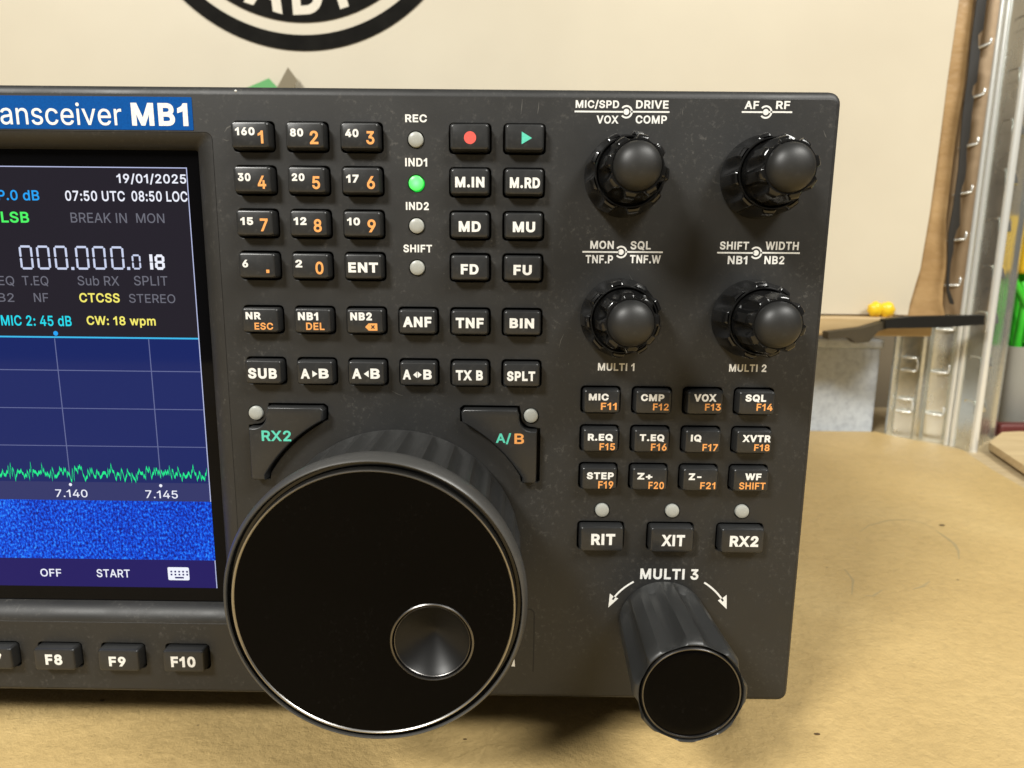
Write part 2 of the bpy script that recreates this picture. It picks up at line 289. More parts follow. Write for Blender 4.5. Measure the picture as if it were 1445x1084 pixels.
GLYPH_DATA = '''{"+":[453,[[198,34,198,364,255,364,255,34],[61,172,61,226,391,226,391,172]]],"-":[453,[[337,244,337,188,114,188,114,244]]],".":[188,[[95,-4,83,-3,73,1,63,9,55,18,51,29,50,41,51,53,55,64,63,73,73,81,83,85,95,87,107,85,118,81,128,73,135,64,140,53,141,41,140,29,135,18,128,9,118,1,107,-3]]],"/":[249,[[235,533,71,-76,14,-76,178,533]]],"0":[453,[[227,-7,191,-3,158,7,130,24,105,48,85,77,69,113,57,155,50,202,48,254,50,306,57,353,69,395,85,431,106,461,130,484,159,502,191,512,227,516,262,512,295,502,323,484,348,461,368,431,384,395,396,353,403,306,405,254,403,202,396,155,384,113,368,77,348,48,323,24,295,7,263,-3],[227,50,250,52,271,60,290,74,306,92,320,116,330,144,338,176,342,213,344,254,342,295,338,332,330,365,320,393,306,416,290,435,271,449,250,457,227,460,203,457,182,449,163,435,147,416,134,393,123,365,115,332,111,295,109,254,111,213,115,176,123,144,134,116,147,92,163,74,182,60,203,52]]],"1":[330,[[240,509,240,0,174,0,174,400,140,372,86,348,40,333,40,392,100,418,150,455,180,509]]],"2":[453,[[64,0,64,47,234,229,282,282,311,327,320,371,319,389,315,405,308,419,298,431,287,441,273,449,224,460,205,458,188,454,172,447,159,438,148,427,139,413,132,398,128,381,127,362,66,362,68,391,75,418,86,442,102,464,121,482,143,496,168,507,196,513,225,516,254,513,281,507,306,497,328,482,346,465,361,445,372,423,379,398,381,372,371,318,336,259,267,180,153,60,153,57,389,57,389,0]]],"3":[453,[[218,-7,188,-5,159,1,133,10,108,22,88,38,70,57,57,79,48,104,44,132,109,132,112,115,118,100,126,87,137,76,150,66,165,59,219,50,275,61,291,69,304,80,315,93,323,108,328,125,329,145,328,163,323,180,316,196,306,211,292,223,275,234,254,241,229,246,201,248,157,248,157,299,288,448,288,452,70,452,70,509,372,509,372,461,211,278,211,289,247,290,279,286,308,276,333,262,354,244,371,222,383,198,391,173,393,145,390,116,383,90,370,66,354,45,333,27,309,12,281,2,251,-5]]],"4":[453,[[40,105,40,158,247,509,311,509,109,166,109,163,413,163,413,105],[282,0,282,121,282,146,282,318,343,318,343,0]]],"5":[453,[[221,-7,192,-5,165,1,140,11,118,25,99,41,83,60,71,82,63,105,60,130,122,130,125,115,130,102,138,89,173,60,221,50,241,51,259,56,276,64,291,75,304,89,314,104,322,122,326,141,328,162,326,183,321,203,314,221,303,237,290,251,275,262,257,270,238,275,218,277,167,268,128,246,67,253,96,509,366,509,366,452,151,452,134,301,136,301,178,325,229,334,252,332,274,328,294,321,313,311,330,299,345,285,358,269,370,251,379,231,386,210,390,187,391,163,388,132,381,102,369,76,352,52,332,32,309,15,282,3,253,-4]]],"6":[453,[[226,-7,196,-4,168,3,142,15,119,31,100,51,84,74,73,101,66,130,64,162,65,187,71,212,80,239,137,340,252,509,322,509,151,261,145,261,165,288,196,307,235,314,265,312,291,305,316,295,337,280,355,262,370,240,380,215,387,187,389,157,387,127,379,98,368,73,352,50,333,30,310,14,284,3,257,-4],[226,48,245,50,263,55,279,63,293,73,304,86,314,101,322,119,326,137,327,157,326,178,322,196,314,213,304,228,293,241,279,251,263,259,245,264,226,265,207,264,190,259,174,252,160,241,148,229,138,214,131,197,126,179,125,158,126,138,131,119,138,102,148,86,160,73,174,63,190,55,207,50]]],"7":[453,[[97,0,323,448,323,452,62,452,62,509,391,509,391,449,165,0]]],"8":[453,[[226,-7,193,-5,163,1,136,11,111,25,91,42,74,62,62,84,54,109,52,135,53,156,58,176,65,195,75,212,87,228,101,241,117,252,134,260,153,265,153,267,129,276,109,289,93,308,80,330,73,354,70,380,73,405,79,429,90,450,106,469,124,485,146,498,170,508,197,514,226,516,255,514,282,508,306,498,328,485,346,469,361,450,373,429,379,405,382,380,379,354,372,330,359,308,343,289,323,276,300,267,300,265,319,260,335,252,351,241,365,228,377,212,387,195,395,176,399,156,401,135,398,109,391,84,378,62,362,42,341,25,317,11,289,1,259,-5],[226,49,248,50,267,54,285,60,300,69,313,79,323,91,331,106,335,121,337,139,335,157,330,173,322,189,312,202,298,213,283,223,265,230,247,234,226,235,206,234,187,230,169,223,154,213,140,202,130,189,122,173,117,157,115,139,117,121,121,106,129,91,139,79,152,69,167,60,185,54,205,50],[226,290,274,300,287,308,298,318,307,330,314,344,318,359,319,376,318,392,314,407,308,420,299,432,288,442,275,449,226,460,177,449,164,442,153,432,145,420,138,407,134,392,133,376,134,359,138,344,145,330,154,318,165,308,178,300]]],"9":[453,[[226,516,256,513,285,506,310,494,333,478,352,458,368,434,380,408,387,378,389,347,387,322,382,296,373,270,315,168,200,0,130,0,301,248,307,248,287,221,257,202,218,195,188,197,161,203,137,214,116,229,98,247,83,269,72,294,66,321,64,352,66,382,73,411,85,436,101,459,120,479,143,494,168,506,196,513],[226,460,207,459,190,454,174,446,160,435,148,423,138,407,131,390,127,372,125,352,127,331,131,313,138,295,148,280,160,268,174,257,190,250,207,245,226,243,245,245,263,249,279,257,293,267,305,280,314,295,322,312,326,330,327,350,326,371,322,390,314,407,305,422,293,435,279,446,263,454,245,459]]],":":[188,[[95,-4,83,-3,73,1,63,9,55,18,51,29,50,41,51,53,55,64,63,73,73,81,83,85,95,87,107,85,118,81,128,73,135,64,140,53,141,41,140,29,135,18,128,9,118,1,107,-3],[95,271,83,272,73,277,63,284,55,294,51,304,50,316,51,328,55,339,63,349,73,356,83,360,95,362,107,360,118,356,128,349,135,339,140,328,141,316,140,304,135,294,128,284,118,277,107,272]]],"A":[480,[[16,0,201,509,276,509,463,0,395,0,287,302,264,372,232,478,245,478,213,371,191,302,85,0],[110,142,110,199,370,199,370,142]]],"B":[456,[[60,0,60,509,241,509,274,507,304,501,329,491,350,477,367,461,381,442,390,421,396,398,398,374,397,353,393,336,387,320,356,286,315,267,315,262,331,260,347,254,363,245,378,234,391,220,402,203,411,184,416,161,418,136,416,111,410,88,400,67,386,48,368,31,344,18,317,8,284,2,247,0],[125,57,245,57,281,60,309,67,330,80,344,96,353,115,355,137,354,153,350,169,342,184,333,197,320,209,306,218,289,225,269,229,248,231,125,231],[125,285,238,285,288,296,302,304,314,314,323,326,330,340,335,355,336,372,333,393,326,412,313,429,294,442,270,449,240,452,125,452]]],"C":[510,[[267,-7,225,-3,186,7,150,25,119,49,92,79,70,115,53,157,44,203,40,254,44,305,53,352,70,393,92,429,119,459,150,484,186,501,225,512,267,516,340,504,362,496,383,485,402,471,419,456,435,438,448,418,459,397,467,373,473,348,408,348,389,395,357,428,315,449,267,456,237,453,209,445,184,432,161,414,141,391,125,364,113,332,106,295,103,254,106,213,113,177,125,145,141,117,161,94,184,76,210,63,237,56,267,53,315,60,357,81,389,114,408,160,473,160,467,135,459,112,448,91,435,71,420,53,402,38,383,24,363,13,341,5,317,-2,293,-6]]],"D":[502,[[219,0,96,0,96,57,215,57,254,60,288,68,318,81,343,99,363,122,379,149,390,181,397,216,399,255,397,294,390,329,379,361,364,388,344,410,320,428,291,441,258,449,221,452,93,452,93,509,225,509,273,505,315,495,353,478,385,455,412,426,433,391,449,351,458,306,462,255,458,205,449,159,433,119,411,83,384,54,351,31,312,14,268,3],[125,509,125,0,60,0,60,509]]],"E":[419,[[60,0,60,509,372,509,372,452,125,452,125,286,355,286,355,229,125,229,125,57,375,57,375,0]]],"F":[410,[[60,0,60,509,369,509,369,452,125,452,125,278,346,278,346,221,125,221,125,0]]],"G":[520,[[269,-7,225,-3,185,7,149,25,118,49,91,79,69,116,53,157,43,203,40,254,43,305,53,352,69,393,91,429,117,459,149,484,184,501,223,512,265,516,291,514,316,510,340,504,363,494,384,483,403,469,421,453,436,436,449,416,460,395,468,373,474,349,408,349,387,393,356,427,315,448,265,456,236,453,209,445,183,432,160,414,141,392,125,364,113,332,106,295,103,254,106,213,113,177,125,145,141,117,161,95,184,76,210,63,238,56,269,53,296,55,322,61,345,71,365,85,382,102,396,123,407,147,413,173,415,202,434,199,283,199,283,256,478,256,478,200,475,160,466,124,451,91,431,62,406,38,377,19,344,5,308,-4]]],"H":[517,[[60,0,60,509,125,509,125,289,392,289,392,509,457,509,457,0,392,0,392,232,125,232,125,0]]],"I":[185,[[60,0,60,509,125,509,125,0]]],"J":[396,[[185,-7,143,-2,106,11,75,33,52,63,38,100,33,145,33,173,98,173,98,145,100,117,108,93,122,74,139,61,160,53,185,50,209,53,230,61,248,74,261,93,269,117,272,145,272,509,336,509,336,145,332,100,318,63,294,33,263,11,227,-2]]],"K":[467,[[104,145,104,216,139,261,174,303,212,344,364,509,448,509,231,276,228,276],[60,0,60,509,125,509,125,334,124,225,125,193,125,0],[372,0,188,259,228,309,449,0]]],"L":[393,[[60,0,60,509,125,509,125,57,361,57,361,0]]],"M":[628,[[60,0,60,509,152,509,277,187,287,159,299,123,311,84,322,49,307,49,318,83,330,121,342,158,352,187,476,509,568,509,568,0,504,0,504,291,504,327,505,369,506,413,507,457,513,457,498,409,482,363,467,322,456,291,342,0,286,0,170,291,159,321,145,361,129,408,112,457,119,457,120,416,121,372,122,328,122,291,122,0]]],"N":[523,[[60,0,60,509,136,509,343,183,363,151,388,107,414,55,405,54,401,108,399,157,399,195,399,509,463,509,463,0,387,0,202,290,177,331,148,381,108,452,119,454,122,384,124,328,125,291,125,0]]],"O":[533,[[267,-7,225,-3,186,7,150,25,119,49,92,79,70,115,53,157,44,203,40,254,44,305,53,352,70,393,92,429,119,459,150,484,186,501,225,512,267,516,309,512,348,501,384,484,415,459,442,429,464,393,480,352,490,305,493,254,490,203,480,157,464,115,442,79,415,49,384,25,348,7,309,-3],[267,53,296,55,324,63,349,76,372,94,392,116,408,144,420,176,428,213,430,254,428,295,420,332,408,365,392,392,372,415,349,433,324,446,296,453,267,456,237,453,210,445,184,433,161,415,142,392,125,364,113,332,106,295,103,254,106,213,113,176,125,144,142,117,161,94,184,76,210,63,237,55]]],"P":[445,[[60,0,60,509,235,509,272,506,305,499,332,487,356,471,375,452,390,430,400,404,407,377,409,348,407,318,400,291,390,265,375,243,356,223,332,207,305,195,272,188,235,186,109,186,109,242,233,242,257,244,279,248,297,256,312,266,324,279,333,294,339,310,343,328,344,348,343,367,339,385,333,402,324,416,312,428,297,439,279,446,257,451,232,452,125,452,125,0]]],"Q":[533,[[245,159,313,159,369,85,384,65,468,-48,401,-48,346,27,331,46],[267,-7,225,-3,186,7,150,25,119,49,92,79,70,115,53,157,44,203,40,254,44,305,53,352,70,393,92,429,119,459,150,484,186,501,225,512,267,516,309,512,348,501,384,484,415,459,442,429,464,393,480,352,490,305,493,254,490,203,480,157,464,115,442,79,415,49,384,25,348,7,309,-3],[267,53,296,55,324,63,349,76,372,94,392,116,408,144,420,176,428,213,430,254,428,295,420,332,408,365,392,392,372,415,349,433,324,446,296,453,267,456,237,453,210,445,184,433,161,415,142,392,125,364,113,332,106,295,103,254,106,213,113,176,125,144,142,117,161,94,184,76,210,63,237,55]]],"R":[449,[[60,0,60,509,236,509,273,506,305,500,333,489,356,473,376,455,390,433,401,408,407,381,409,352,407,323,401,296,390,271,376,250,356,232,333,217,305,206,273,200,236,198,96,198,96,255,234,255,258,256,280,260,298,267,313,276,325,287,334,300,340,316,344,333,345,352,344,371,340,389,334,405,325,419,313,430,298,440,279,446,258,451,233,452,125,452,125,0],[353,0,230,229,303,229,428,0]]],"S":[447,[[224,-9,188,-7,156,-1,128,9,102,23,81,40,64,60,51,83,42,109,38,137,104,137,108,118,114,102,123,88,136,76,150,66,166,59,224,49,246,50,267,54,286,60,303,69,317,79,329,92,338,106,344,122,346,139,344,154,340,168,332,179,296,205,245,222,184,239,145,253,112,269,86,289,67,313,56,341,52,372,54,400,62,425,75,448,92,468,113,484,138,498,165,508,195,514,227,516,259,514,289,508,316,498,340,484,360,468,377,449,390,427,398,403,401,378,337,378,332,402,320,421,302,437,280,449,254,456,225,459,204,457,185,454,167,448,152,440,139,430,129,418,121,405,117,391,115,376,117,359,122,345,131,334,169,308,212,293,264,279,312,264,359,238,395,198,402,180,407,161,408,139,406,112,399,87,386,64,370,43,349,25,323,11,294,0,261,-7]]],"T":[449,[[32,452,32,509,417,509,417,452,257,452,257,0,193,0,193,452]]],"U":[517,[[259,-8,220,-6,186,2,154,15,126,33,103,55,85,80,71,108,63,140,60,173,60,509,124,509,124,178,126,155,132,133,141,113,153,95,169,80,187,68,208,59,232,53,259,52,285,53,309,59,331,68,349,80,364,95,377,113,385,133,391,155,393,178,393,509,457,509,457,173,454,140,446,108,433,80,414,55,391,33,363,15,332,2,297,-6]]],"V":[480,[[204,0,16,509,84,509,192,206,215,137,248,31,235,31,267,138,290,206,395,509,463,509,278,0]]],"W":[686,[[155,0,16,509,82,509,163,196,175,145,187,94,197,40,189,40,200,94,211,145,224,196,306,509,380,509,462,196,474,145,486,94,497,40,488,40,499,94,510,145,523,196,603,509,670,509,530,0,455,0,368,323,351,391,336,475,350,475,335,395,318,323,230,0]]],"X":[474,[[18,0,217,284,217,236,29,509,104,509,178,400,204,361,223,329,243,292,232,292,252,329,272,361,298,400,374,509,446,509,259,239,259,287,456,0,382,0,292,129,268,165,250,195,230,231,244,231,225,196,206,166,182,129,91,0]]],"Y":[472,[[203,0,203,208,16,509,91,509,192,344,222,292,250,230,224,230,251,293,280,344,381,509,455,509,268,208,268,0]]],"Z":[438,[[42,0,42,46,273,385,306,431,341,476,348,454,285,452,223,452,40,452,40,509,397,509,397,462,169,129,134,81,97,33,90,54,152,57,214,57,399,57,399,0]]],"a":[389,[[160,-9,137,-7,115,-3,94,5,76,15,60,29,48,45,38,63,32,84,30,108,32,128,36,146,43,161,53,174,64,184,78,193,125,211,178,220,234,227,265,235,271,240,274,246,276,255,276,257,267,297,240,322,196,331,149,322,118,301,100,274,41,291,51,313,64,331,79,346,95,358,114,368,133,375,194,384,239,379,286,360,300,350,312,336,322,320,330,301,335,278,337,251,337,0,277,0,277,52,272,52,252,25,215,1],[170,45,192,47,211,51,228,59,242,68,254,80,263,93,270,108,274,122,276,138,276,190,259,182,231,176,200,171,175,168,134,159,103,139,97,130,93,118,92,105,102,72,130,52]]],"b":[424,[[229,-8,208,-7,189,-3,172,4,138,31,118,59,112,59,112,0,53,0,53,509,114,509,114,319,118,319,137,346,171,373,188,379,207,383,229,384,259,382,287,374,313,361,335,342,354,320,370,293,381,261,388,227,390,189,388,151,381,116,370,84,355,57,336,34,313,16,288,3,260,-6],[220,47,242,49,262,55,279,66,294,80,306,97,316,117,323,139,327,163,328,189,327,215,323,239,316,261,307,281,295,298,280,311,262,322,243,328,220,330,198,328,178,322,161,312,147,299,134,282,125,263,118,241,114,216,113,189,114,162,118,138,125,115,135,95,147,78,162,65,179,55,198,49]]],"c":[396,[[207,-8,174,-5,144,3,117,16,93,35,72,58,56,85,44,116,37,150,34,187,37,225,44,260,56,291,72,318,93,341,117,360,144,374,174,382,207,384,260,377,305,356,340,322,362,277,303,262,290,289,270,311,242,325,207,330,184,328,163,321,145,310,130,296,118,278,108,258,102,236,98,212,96,187,98,163,102,139,108,117,118,97,130,80,145,66,163,55,184,49,207,46,243,52,271,66,292,89,304,117,363,102,341,56,306,21,261,-1]]],"d":[424,[[195,-8,165,-6,137,3,111,16,89,34,70,57,55,84,43,116,36,151,34,189,36,227,43,261,55,293,70,320,89,342,112,361,137,374,165,382,196,384,218,383,237,379,253,373,287,346,306,319,311,319,311,509,372,509,372,0,313,0,313,59,307,59,287,31,252,4,236,-3,217,-7],[205,47,226,49,246,55,263,65,278,78,290,95,299,115,306,138,310,162,312,189,310,216,306,241,300,263,290,282,278,299,263,312,246,322,227,328,205,330,182,328,162,322,145,311,130,298,118,281,108,261,102,239,98,215,96,189,98,163,102,139,109,117,118,97,130,80,145,66,162,55,182,49]]],"e":[404,[[212,-8,177,-5,145,3,117,16,92,35,72,58,56,85,44,116,37,150,34,187,36,224,44,258,55,290,71,317,91,340,115,359,142,373,172,382,205,384,266,374,285,366,303,355,319,341,334,324,347,305,357,282,365,256,370,227,371,194,371,169,75,169,75,221,338,221,310,202,308,226,304,248,298,269,288,286,277,301,263,314,246,323,227,328,205,330,183,328,164,323,146,313,131,301,119,286,109,270,102,251,97,231,96,211,96,178,98,151,102,127,110,106,121,88,135,73,151,61,169,53,190,48,212,46,254,53,285,73,306,105,365,91,358,72,348,55,335,39,320,26,302,14,283,4,261,-3,237,-7]]],"i":[167,[[53,0,53,379,114,379,114,0],[84,443,73,444,63,448,54,455,47,463,43,472,41,483,43,494,47,504,54,512,63,518,73,522,84,524,95,522,105,518,114,512,121,504,125,494,126,483,125,472,121,463,114,455,105,448,95,444]]],"m":[610,[[53,0,53,379,112,379,112,295,108,295,114,314,122,331,132,346,172,376,219,386,245,383,268,375,287,361,303,342,314,320,321,295,312,295,318,312,326,329,337,343,381,375,437,386,458,385,478,380,497,372,514,361,529,346,541,328,550,307,555,283,557,255,557,0,496,0,496,254,493,279,485,298,473,313,456,323,438,329,419,330,402,329,387,326,374,320,345,290,335,247,335,0,274,0,274,260,272,280,265,297,253,311,238,322,220,328,199,330,158,320,145,312,135,302,126,289,119,274,115,257,114,238,114,0]]],"n":[410,[[114,227,114,0,53,0,53,379,112,379,112,287,102,287,116,319,132,344,152,362,175,374,200,382,227,384,252,383,275,377,295,369,313,356,328,340,341,321,350,298,355,271,357,240,357,0,296,0,296,235,293,263,286,286,273,304,256,318,235,326,210,329,192,328,176,324,161,317,147,308,136,297,126,283,119,266,115,248]]],"p":[424,[[53,-143,53,379,112,379,112,319,118,319,137,346,171,373,188,379,207,383,229,384,259,382,287,374,313,361,335,342,354,320,370,293,381,261,388,227,390,189,388,151,381,116,370,84,355,57,336,34,313,16,288,3,260,-6,229,-8,208,-7,189,-3,173,4,138,31,118,59,114,59,114,-143],[220,47,242,49,262,55,279,66,294,80,306,97,316,117,323,139,327,163,328,189,327,215,323,239,316,261,307,281,295,298,280,311,262,322,243,328,220,330,198,328,178,322,161,312,147,299,134,282,125,263,118,241,114,216,113,189,114,162,118,138,125,115,135,95,147,78,162,65,179,55,198,49]]],"r":[259,[[53,0,53,379,112,379,112,321,115,321,124,339,137,354,152,367,171,377,191,383,213,385,229,384,243,384,243,322,230,324,207,326,190,324,174,321,159,315,146,306,135,296,126,284,119,269,115,254,114,237,114,0]]],"s":[365,[[182,-8,157,-7,133,-3,112,3,93,12,76,24,62,38,50,54,41,73,36,94,94,107,101,87,111,72,124,60,141,52,160,47,181,45,206,47,227,53,244,62,258,74,265,88,268,103,266,115,262,126,254,136,243,144,229,150,212,155,149,170,118,180,92,192,72,208,58,227,50,249,47,274,49,295,55,314,65,332,79,347,95,360,115,370,137,378,161,383,187,384,212,383,234,379,254,372,271,363,286,352,299,339,324,290,268,277,262,291,254,304,243,316,228,325,210,331,187,333,166,331,147,326,131,317,119,305,111,292,109,277,110,264,115,253,124,243,172,223,229,209,261,200,287,187,306,171,320,153,328,131,331,107,329,85,323,65,312,47,298,31,281,18,260,6,236,-2,210,-7]]],"t":[227,[[204,379,204,327,6,327,6,379],[65,471,126,471,126,98,127,83,130,70,136,61,144,55,156,51,170,50,185,51,202,54,213,2,192,-3,168,-4,138,-1,113,7,92,21,77,41,68,64,65,93]]],"u":[410,[[182,-5,158,-3,135,2,115,11,97,23,82,39,69,59,60,82,54,109,53,139,53,379,114,379,114,144,116,117,124,94,137,75,154,61,175,53,200,50,218,51,234,55,249,62,263,71,274,83,283,97,290,113,295,132,296,153,296,379,357,379,357,0,298,0,298,92,307,92,294,60,277,35,257,17,234,5,209,-3]]],"v":[389,[[163,0,17,379,84,379,165,155,187,87,206,21,184,21,203,87,224,155,305,379,371,379,226,0]]],"w":[567,[[138,0,23,379,87,379,133,214,154,137,175,41,165,41,186,135,206,214,252,379,316,379,362,214,382,136,402,41,391,41,413,135,434,214,480,379,545,379,429,0,368,0,319,172,305,225,291,280,277,338,291,338,277,280,263,225,248,172,199,0]]]}'''
GLYPHS = json.loads(GLYPH_DATA)      # letter outlines: advance width and closed loops, thousandths of an em
_gc, _tc = {}, {}
def area(lp): return 0.5*sum(lp[i][0]*lp[(i+1) % len(lp)][1]-lp[(i+1) % len(lp)][0]*lp[i][1] for i in range(len(lp)))
def inside(p, lp):
    c = False
    for i in range(len(lp)):
        (x0, y0), (x1, y1) = lp[i], lp[(i+1) % len(lp)]
        if (y0 > p[1]) != (y1 > p[1]) and p[0] < (x1-x0)*(p[1]-y0)/(y1-y0)+x0: c = not c
    return c
def wind(p, lp):
    w = 0
    for i in range(len(lp)):
        (x0, y0), (x1, y1) = lp[i], lp[(i+1) % len(lp)]
        cr = (x1-x0)*(p[1]-y0)-(p[0]-x0)*(y1-y0)
        if y0 <= p[1] < y1 and cr > 0: w += 1
        elif y1 <= p[1] < y0 and cr < 0: w -= 1
    return w
def thicken(lp, d):
    """push a closed loop outwards by d (outers run one way, holes the other, so one sign serves both)"""
    out = []; n = len(lp)
    for i in range(n):
        a, b, c = Vector(lp[i-1]), Vector(lp[i]), Vector(lp[(i+1) % n])
        e, f = (b-a).normalized(), (c-b).normalized()
        n1, n2 = Vector((e.y, -e.x)), Vector((f.y, -f.x)); m_ = n1+n2
        if m_.length < 0.2: m_ = n1.copy()
        m_.normalize(); k_ = d/max(0.5, m_.dot(n1)); out.append(tuple(b+m_*k_))
    return out
def glyph(ch, bold):
    if (ch, bold) not in _gc:
        adv, sp = GLYPHS[ch]
        loops = [[(q[i]/1000, q[i+1]/1000) for i in range(0, len(q), 2)] for q in sp]
        big = max(loops, key=lambda l: abs(area(l))); sg = 1 if area(big) > 0 else -1
        outers = [l for l in loops if area(l)*sg > 0]; holes = [l for l in loops if area(l)*sg < 0]
        parts = []
        for q, o in enumerate(outers):
            hs = [h for h in holes if inside(h[0], o)]
            lps = [thicken(l, bold*sg) for l in [o]+hs]
            pts = []; ed = []
            for l in lps:
                n0 = len(pts); pts += [Vector(p) for p in l]; ed += [(n0+i, n0+(i+1) % len(l)) for i in range(len(l))]
            vo, _, fo, _, _, _ = delaunay_2d_cdt(pts, ed, [], 1, 1e-6)
            fs = []
            for t in fo:
                a, b, c = (vo[i] for i in t); m_ = (a+b+c)/3
                if wind(m_, lps[0]) == 0 or any(wind(m_, h) for h in lps[1:]): continue
                cr = (b.x-a.x)*(c.y-a.y)-(b.y-a.y)*(c.x-a.x); fs.append(tuple(t) if cr > 0 else tuple(reversed(t)))
            pts = vo
            parts.append(([(p.x, p.y, q) for p in pts], fs))
        _gc[(ch, bold)] = (adv/1000, parts)
    return _gc[(ch, bold)]
def glyphs(text, bold):
    key = (text, bold)
    if key not in _tc:
        pen = 0.0; V = []; F = []
        for ch in text:
            if ch == ' ': pen += 0.19+bold; continue
            adv, parts = glyph(ch, bold)
            for vv, ff in parts:
                F += [[i+len(V) for i in f] for f in ff]; V += [(x+pen, z, q) for x, z, q in vv]
            pen += adv + bold*1.7
        xs = [v[0] for v in V]; zs = [v[1] for v in V]; x0, x1, z0, z1 = min(xs), max(xs), min(zs), max(zs)
        _tc[key] = ([((x-x0)/(x1-x0), (z-z0)/(z1-z0), q) for x, z, q in V], F)
    return _tc[key]
def text(bm, s, b, y, bold=0.02):
    vs_, fs = glyphs(s, bold); x0, z0, x1, z1 = b
    vv = [bm.verts.new((x0+u*(x1-x0), y-0.006*q, z0+w*(z1-z0))) for u, w, q in vs_]
    for f in fs:
        try: bm.faces.new([vv[i] for i in f])
        except ValueError: pass
def quad2(bm, x0, z0, x1, z1, y):
    bm.faces.new([bm.verts.new(p) for p in ((x0, y, z0), (x1, y, z0), (x1, y, z1), (x0, y, z1))])
def poly2(bm, pts, y): bm.faces.new([bm.verts.new((x, y, z)) for x, z in pts])
def flat(name, bm, m, parent, org):
    """printed marks: a sheet facing the viewer (-y)"""
    bm.normal_update()
    for f in bm.faces:
        if f.normal.y > 0: f.normal_flip()
    o = build(name, bm, m, parent, org, recalc=False, weld=False)
    for p in o.data.polygons: p.use_smooth = False
    return o
def fluted(bm, cx, cz, prof, n=0, phase=0.0, seg=144, pw=1.0, cap=False, cap0=False, notch=0.0):
    rings = []
    for y, R, A in prof:
        ring = []
        for k in range(seg):
            t = 2*math.pi*k/seg
            if A and notch:
                dd = ((n*t+phase)/(2*math.pi)) % 1.0; dd = abs(2*dd-1)/notch
                r = R - (A*(1-dd*dd) if dd < 1 else 0)
            else:
                r = R - (A*(0.5+0.5*math.cos(n*t+phase))**pw if A else 0)
            ring.append((cx+r*math.cos(t), y, cz+r*math.sin(t)))
        rings.append(ring)
    loft(bm, rings, cap0, cap)
def lathe(bm, cx, cz, prof, seg=96, cap=True): fluted(bm, cx, cz, [(y, r, 0) for y, r in prof], seg=seg, cap=cap)
def tube(bm, pts, r, seg=8, taper=None):
    rings = []
    for i, p in enumerate(pts):
        p = Vector(p); a = Vector(pts[max(i-1, 0)]); b = Vector(pts[min(i+1, len(pts)-1)])
        t = (b-a).normalized(); u = t.cross(Vector((0.3, 0.2, 1))).normalized(); w = t.cross(u)
        rr = r*(taper[i] if taper else 1)
        rings.append([tuple(p+u*rr*math.cos(2*math.pi*k/seg)+w*rr*math.sin(2*math.pi*k/seg)) for k in range(seg)])
    loft(bm, rings, True, True)

# ================================================================== SETTING
bm = bmesh.new(); bevelbox(bm, -900, -700, -30, 900, 470, -2.5, 2)
tag(build('tabletop', bm, MT['bench']), kind='structure', label='pale wooden bench top under the cardboard sheet')
bm = bmesh.new(); box(bm, -900, 640, -600, 900, 660, 900)
tag(build('wall', bm, MT['wall']), kind='structure', label='brownish wall far behind the bench')

# cardboard sheet the radio stands on
ol = [(-640, -420), (480, -420), (480, -60), (300, 150), (320, 262), (331.5, 308), (322, 322), (300.5, 352), (297.5, 361), (100, 362.5), (-640, 360)]
bm = bmesh.new(); loft(bm, [[(x, y, -2.4) for x, y in ol], [(x, y, -0.4) for x, y in ol], [(x*0.9994, y*0.9994, 0) for x, y in ol]], True, True)
sheet = tag(build('cardboard_sheet', bm, MT['card']), 'large scuffed tan cardboard sheet lying under the radio on the bench', 'cardboard')
def scratch(pts, w, m_, h=0.05):
    bm = bmesh.new(); a = []; b = []
    for i, p in enumerate(pts):
        p0 = Vector(pts[max(0, i-1)]); p1 = Vector(pts[min(len(pts)-1, i+1)]); d = (p1-p0).normalized()
        n_ = Vector((-d.y, d.x)); ww = w*math.sin(math.pi*(i+0.3)/(len(pts)-0.4))
        q = Vector(p); a.append(bm.verts.new((*(q+n_*ww), h))); b.append(bm.verts.new((*(q-n_*ww), h)))
    for i in range(len(pts)-1): bm.faces.new((a[i], a[i+1], b[i+1], b[i]))
    return build('scuff_mark', bm, m_, sheet, (pts[0][0], pts[0][1], 0), weld=False)
MT['mark'] = ink('pencil_grey_mark', (0.43, 0.33, 0.165))
MT['mark2'] = ink('brown_crumb', (0.10, 0.06, 0.025))
def onz(pts): return pts
scratch([(218.2, 156.7), (217.8, 151.5), (217.5, 145.7), (216.7, 139.7), (213.5, 131.7), (207.8, 122.4)], 0.8, MT['mark'])
scratch([(177.6, 152.1), (187.1, 161.4), (200.7, 168.7), (211.5, 170.4), (217.2, 166.2), (218.6, 159.1)], 0.5, MT['mark'])
scratch([(150.8, 111.2), (149.4, 100.8), (142.7, 88.3)], 0.5, MT['mark'])
scratch([(169.8, 93.1), (175.6, 95.9), (181.4, 100.6)], 0.6, MT['mark'])
scratch([(147.5, 87.2), (150.7, 87.2), (157.2, 92.4)], 0.5, MT['mark'])

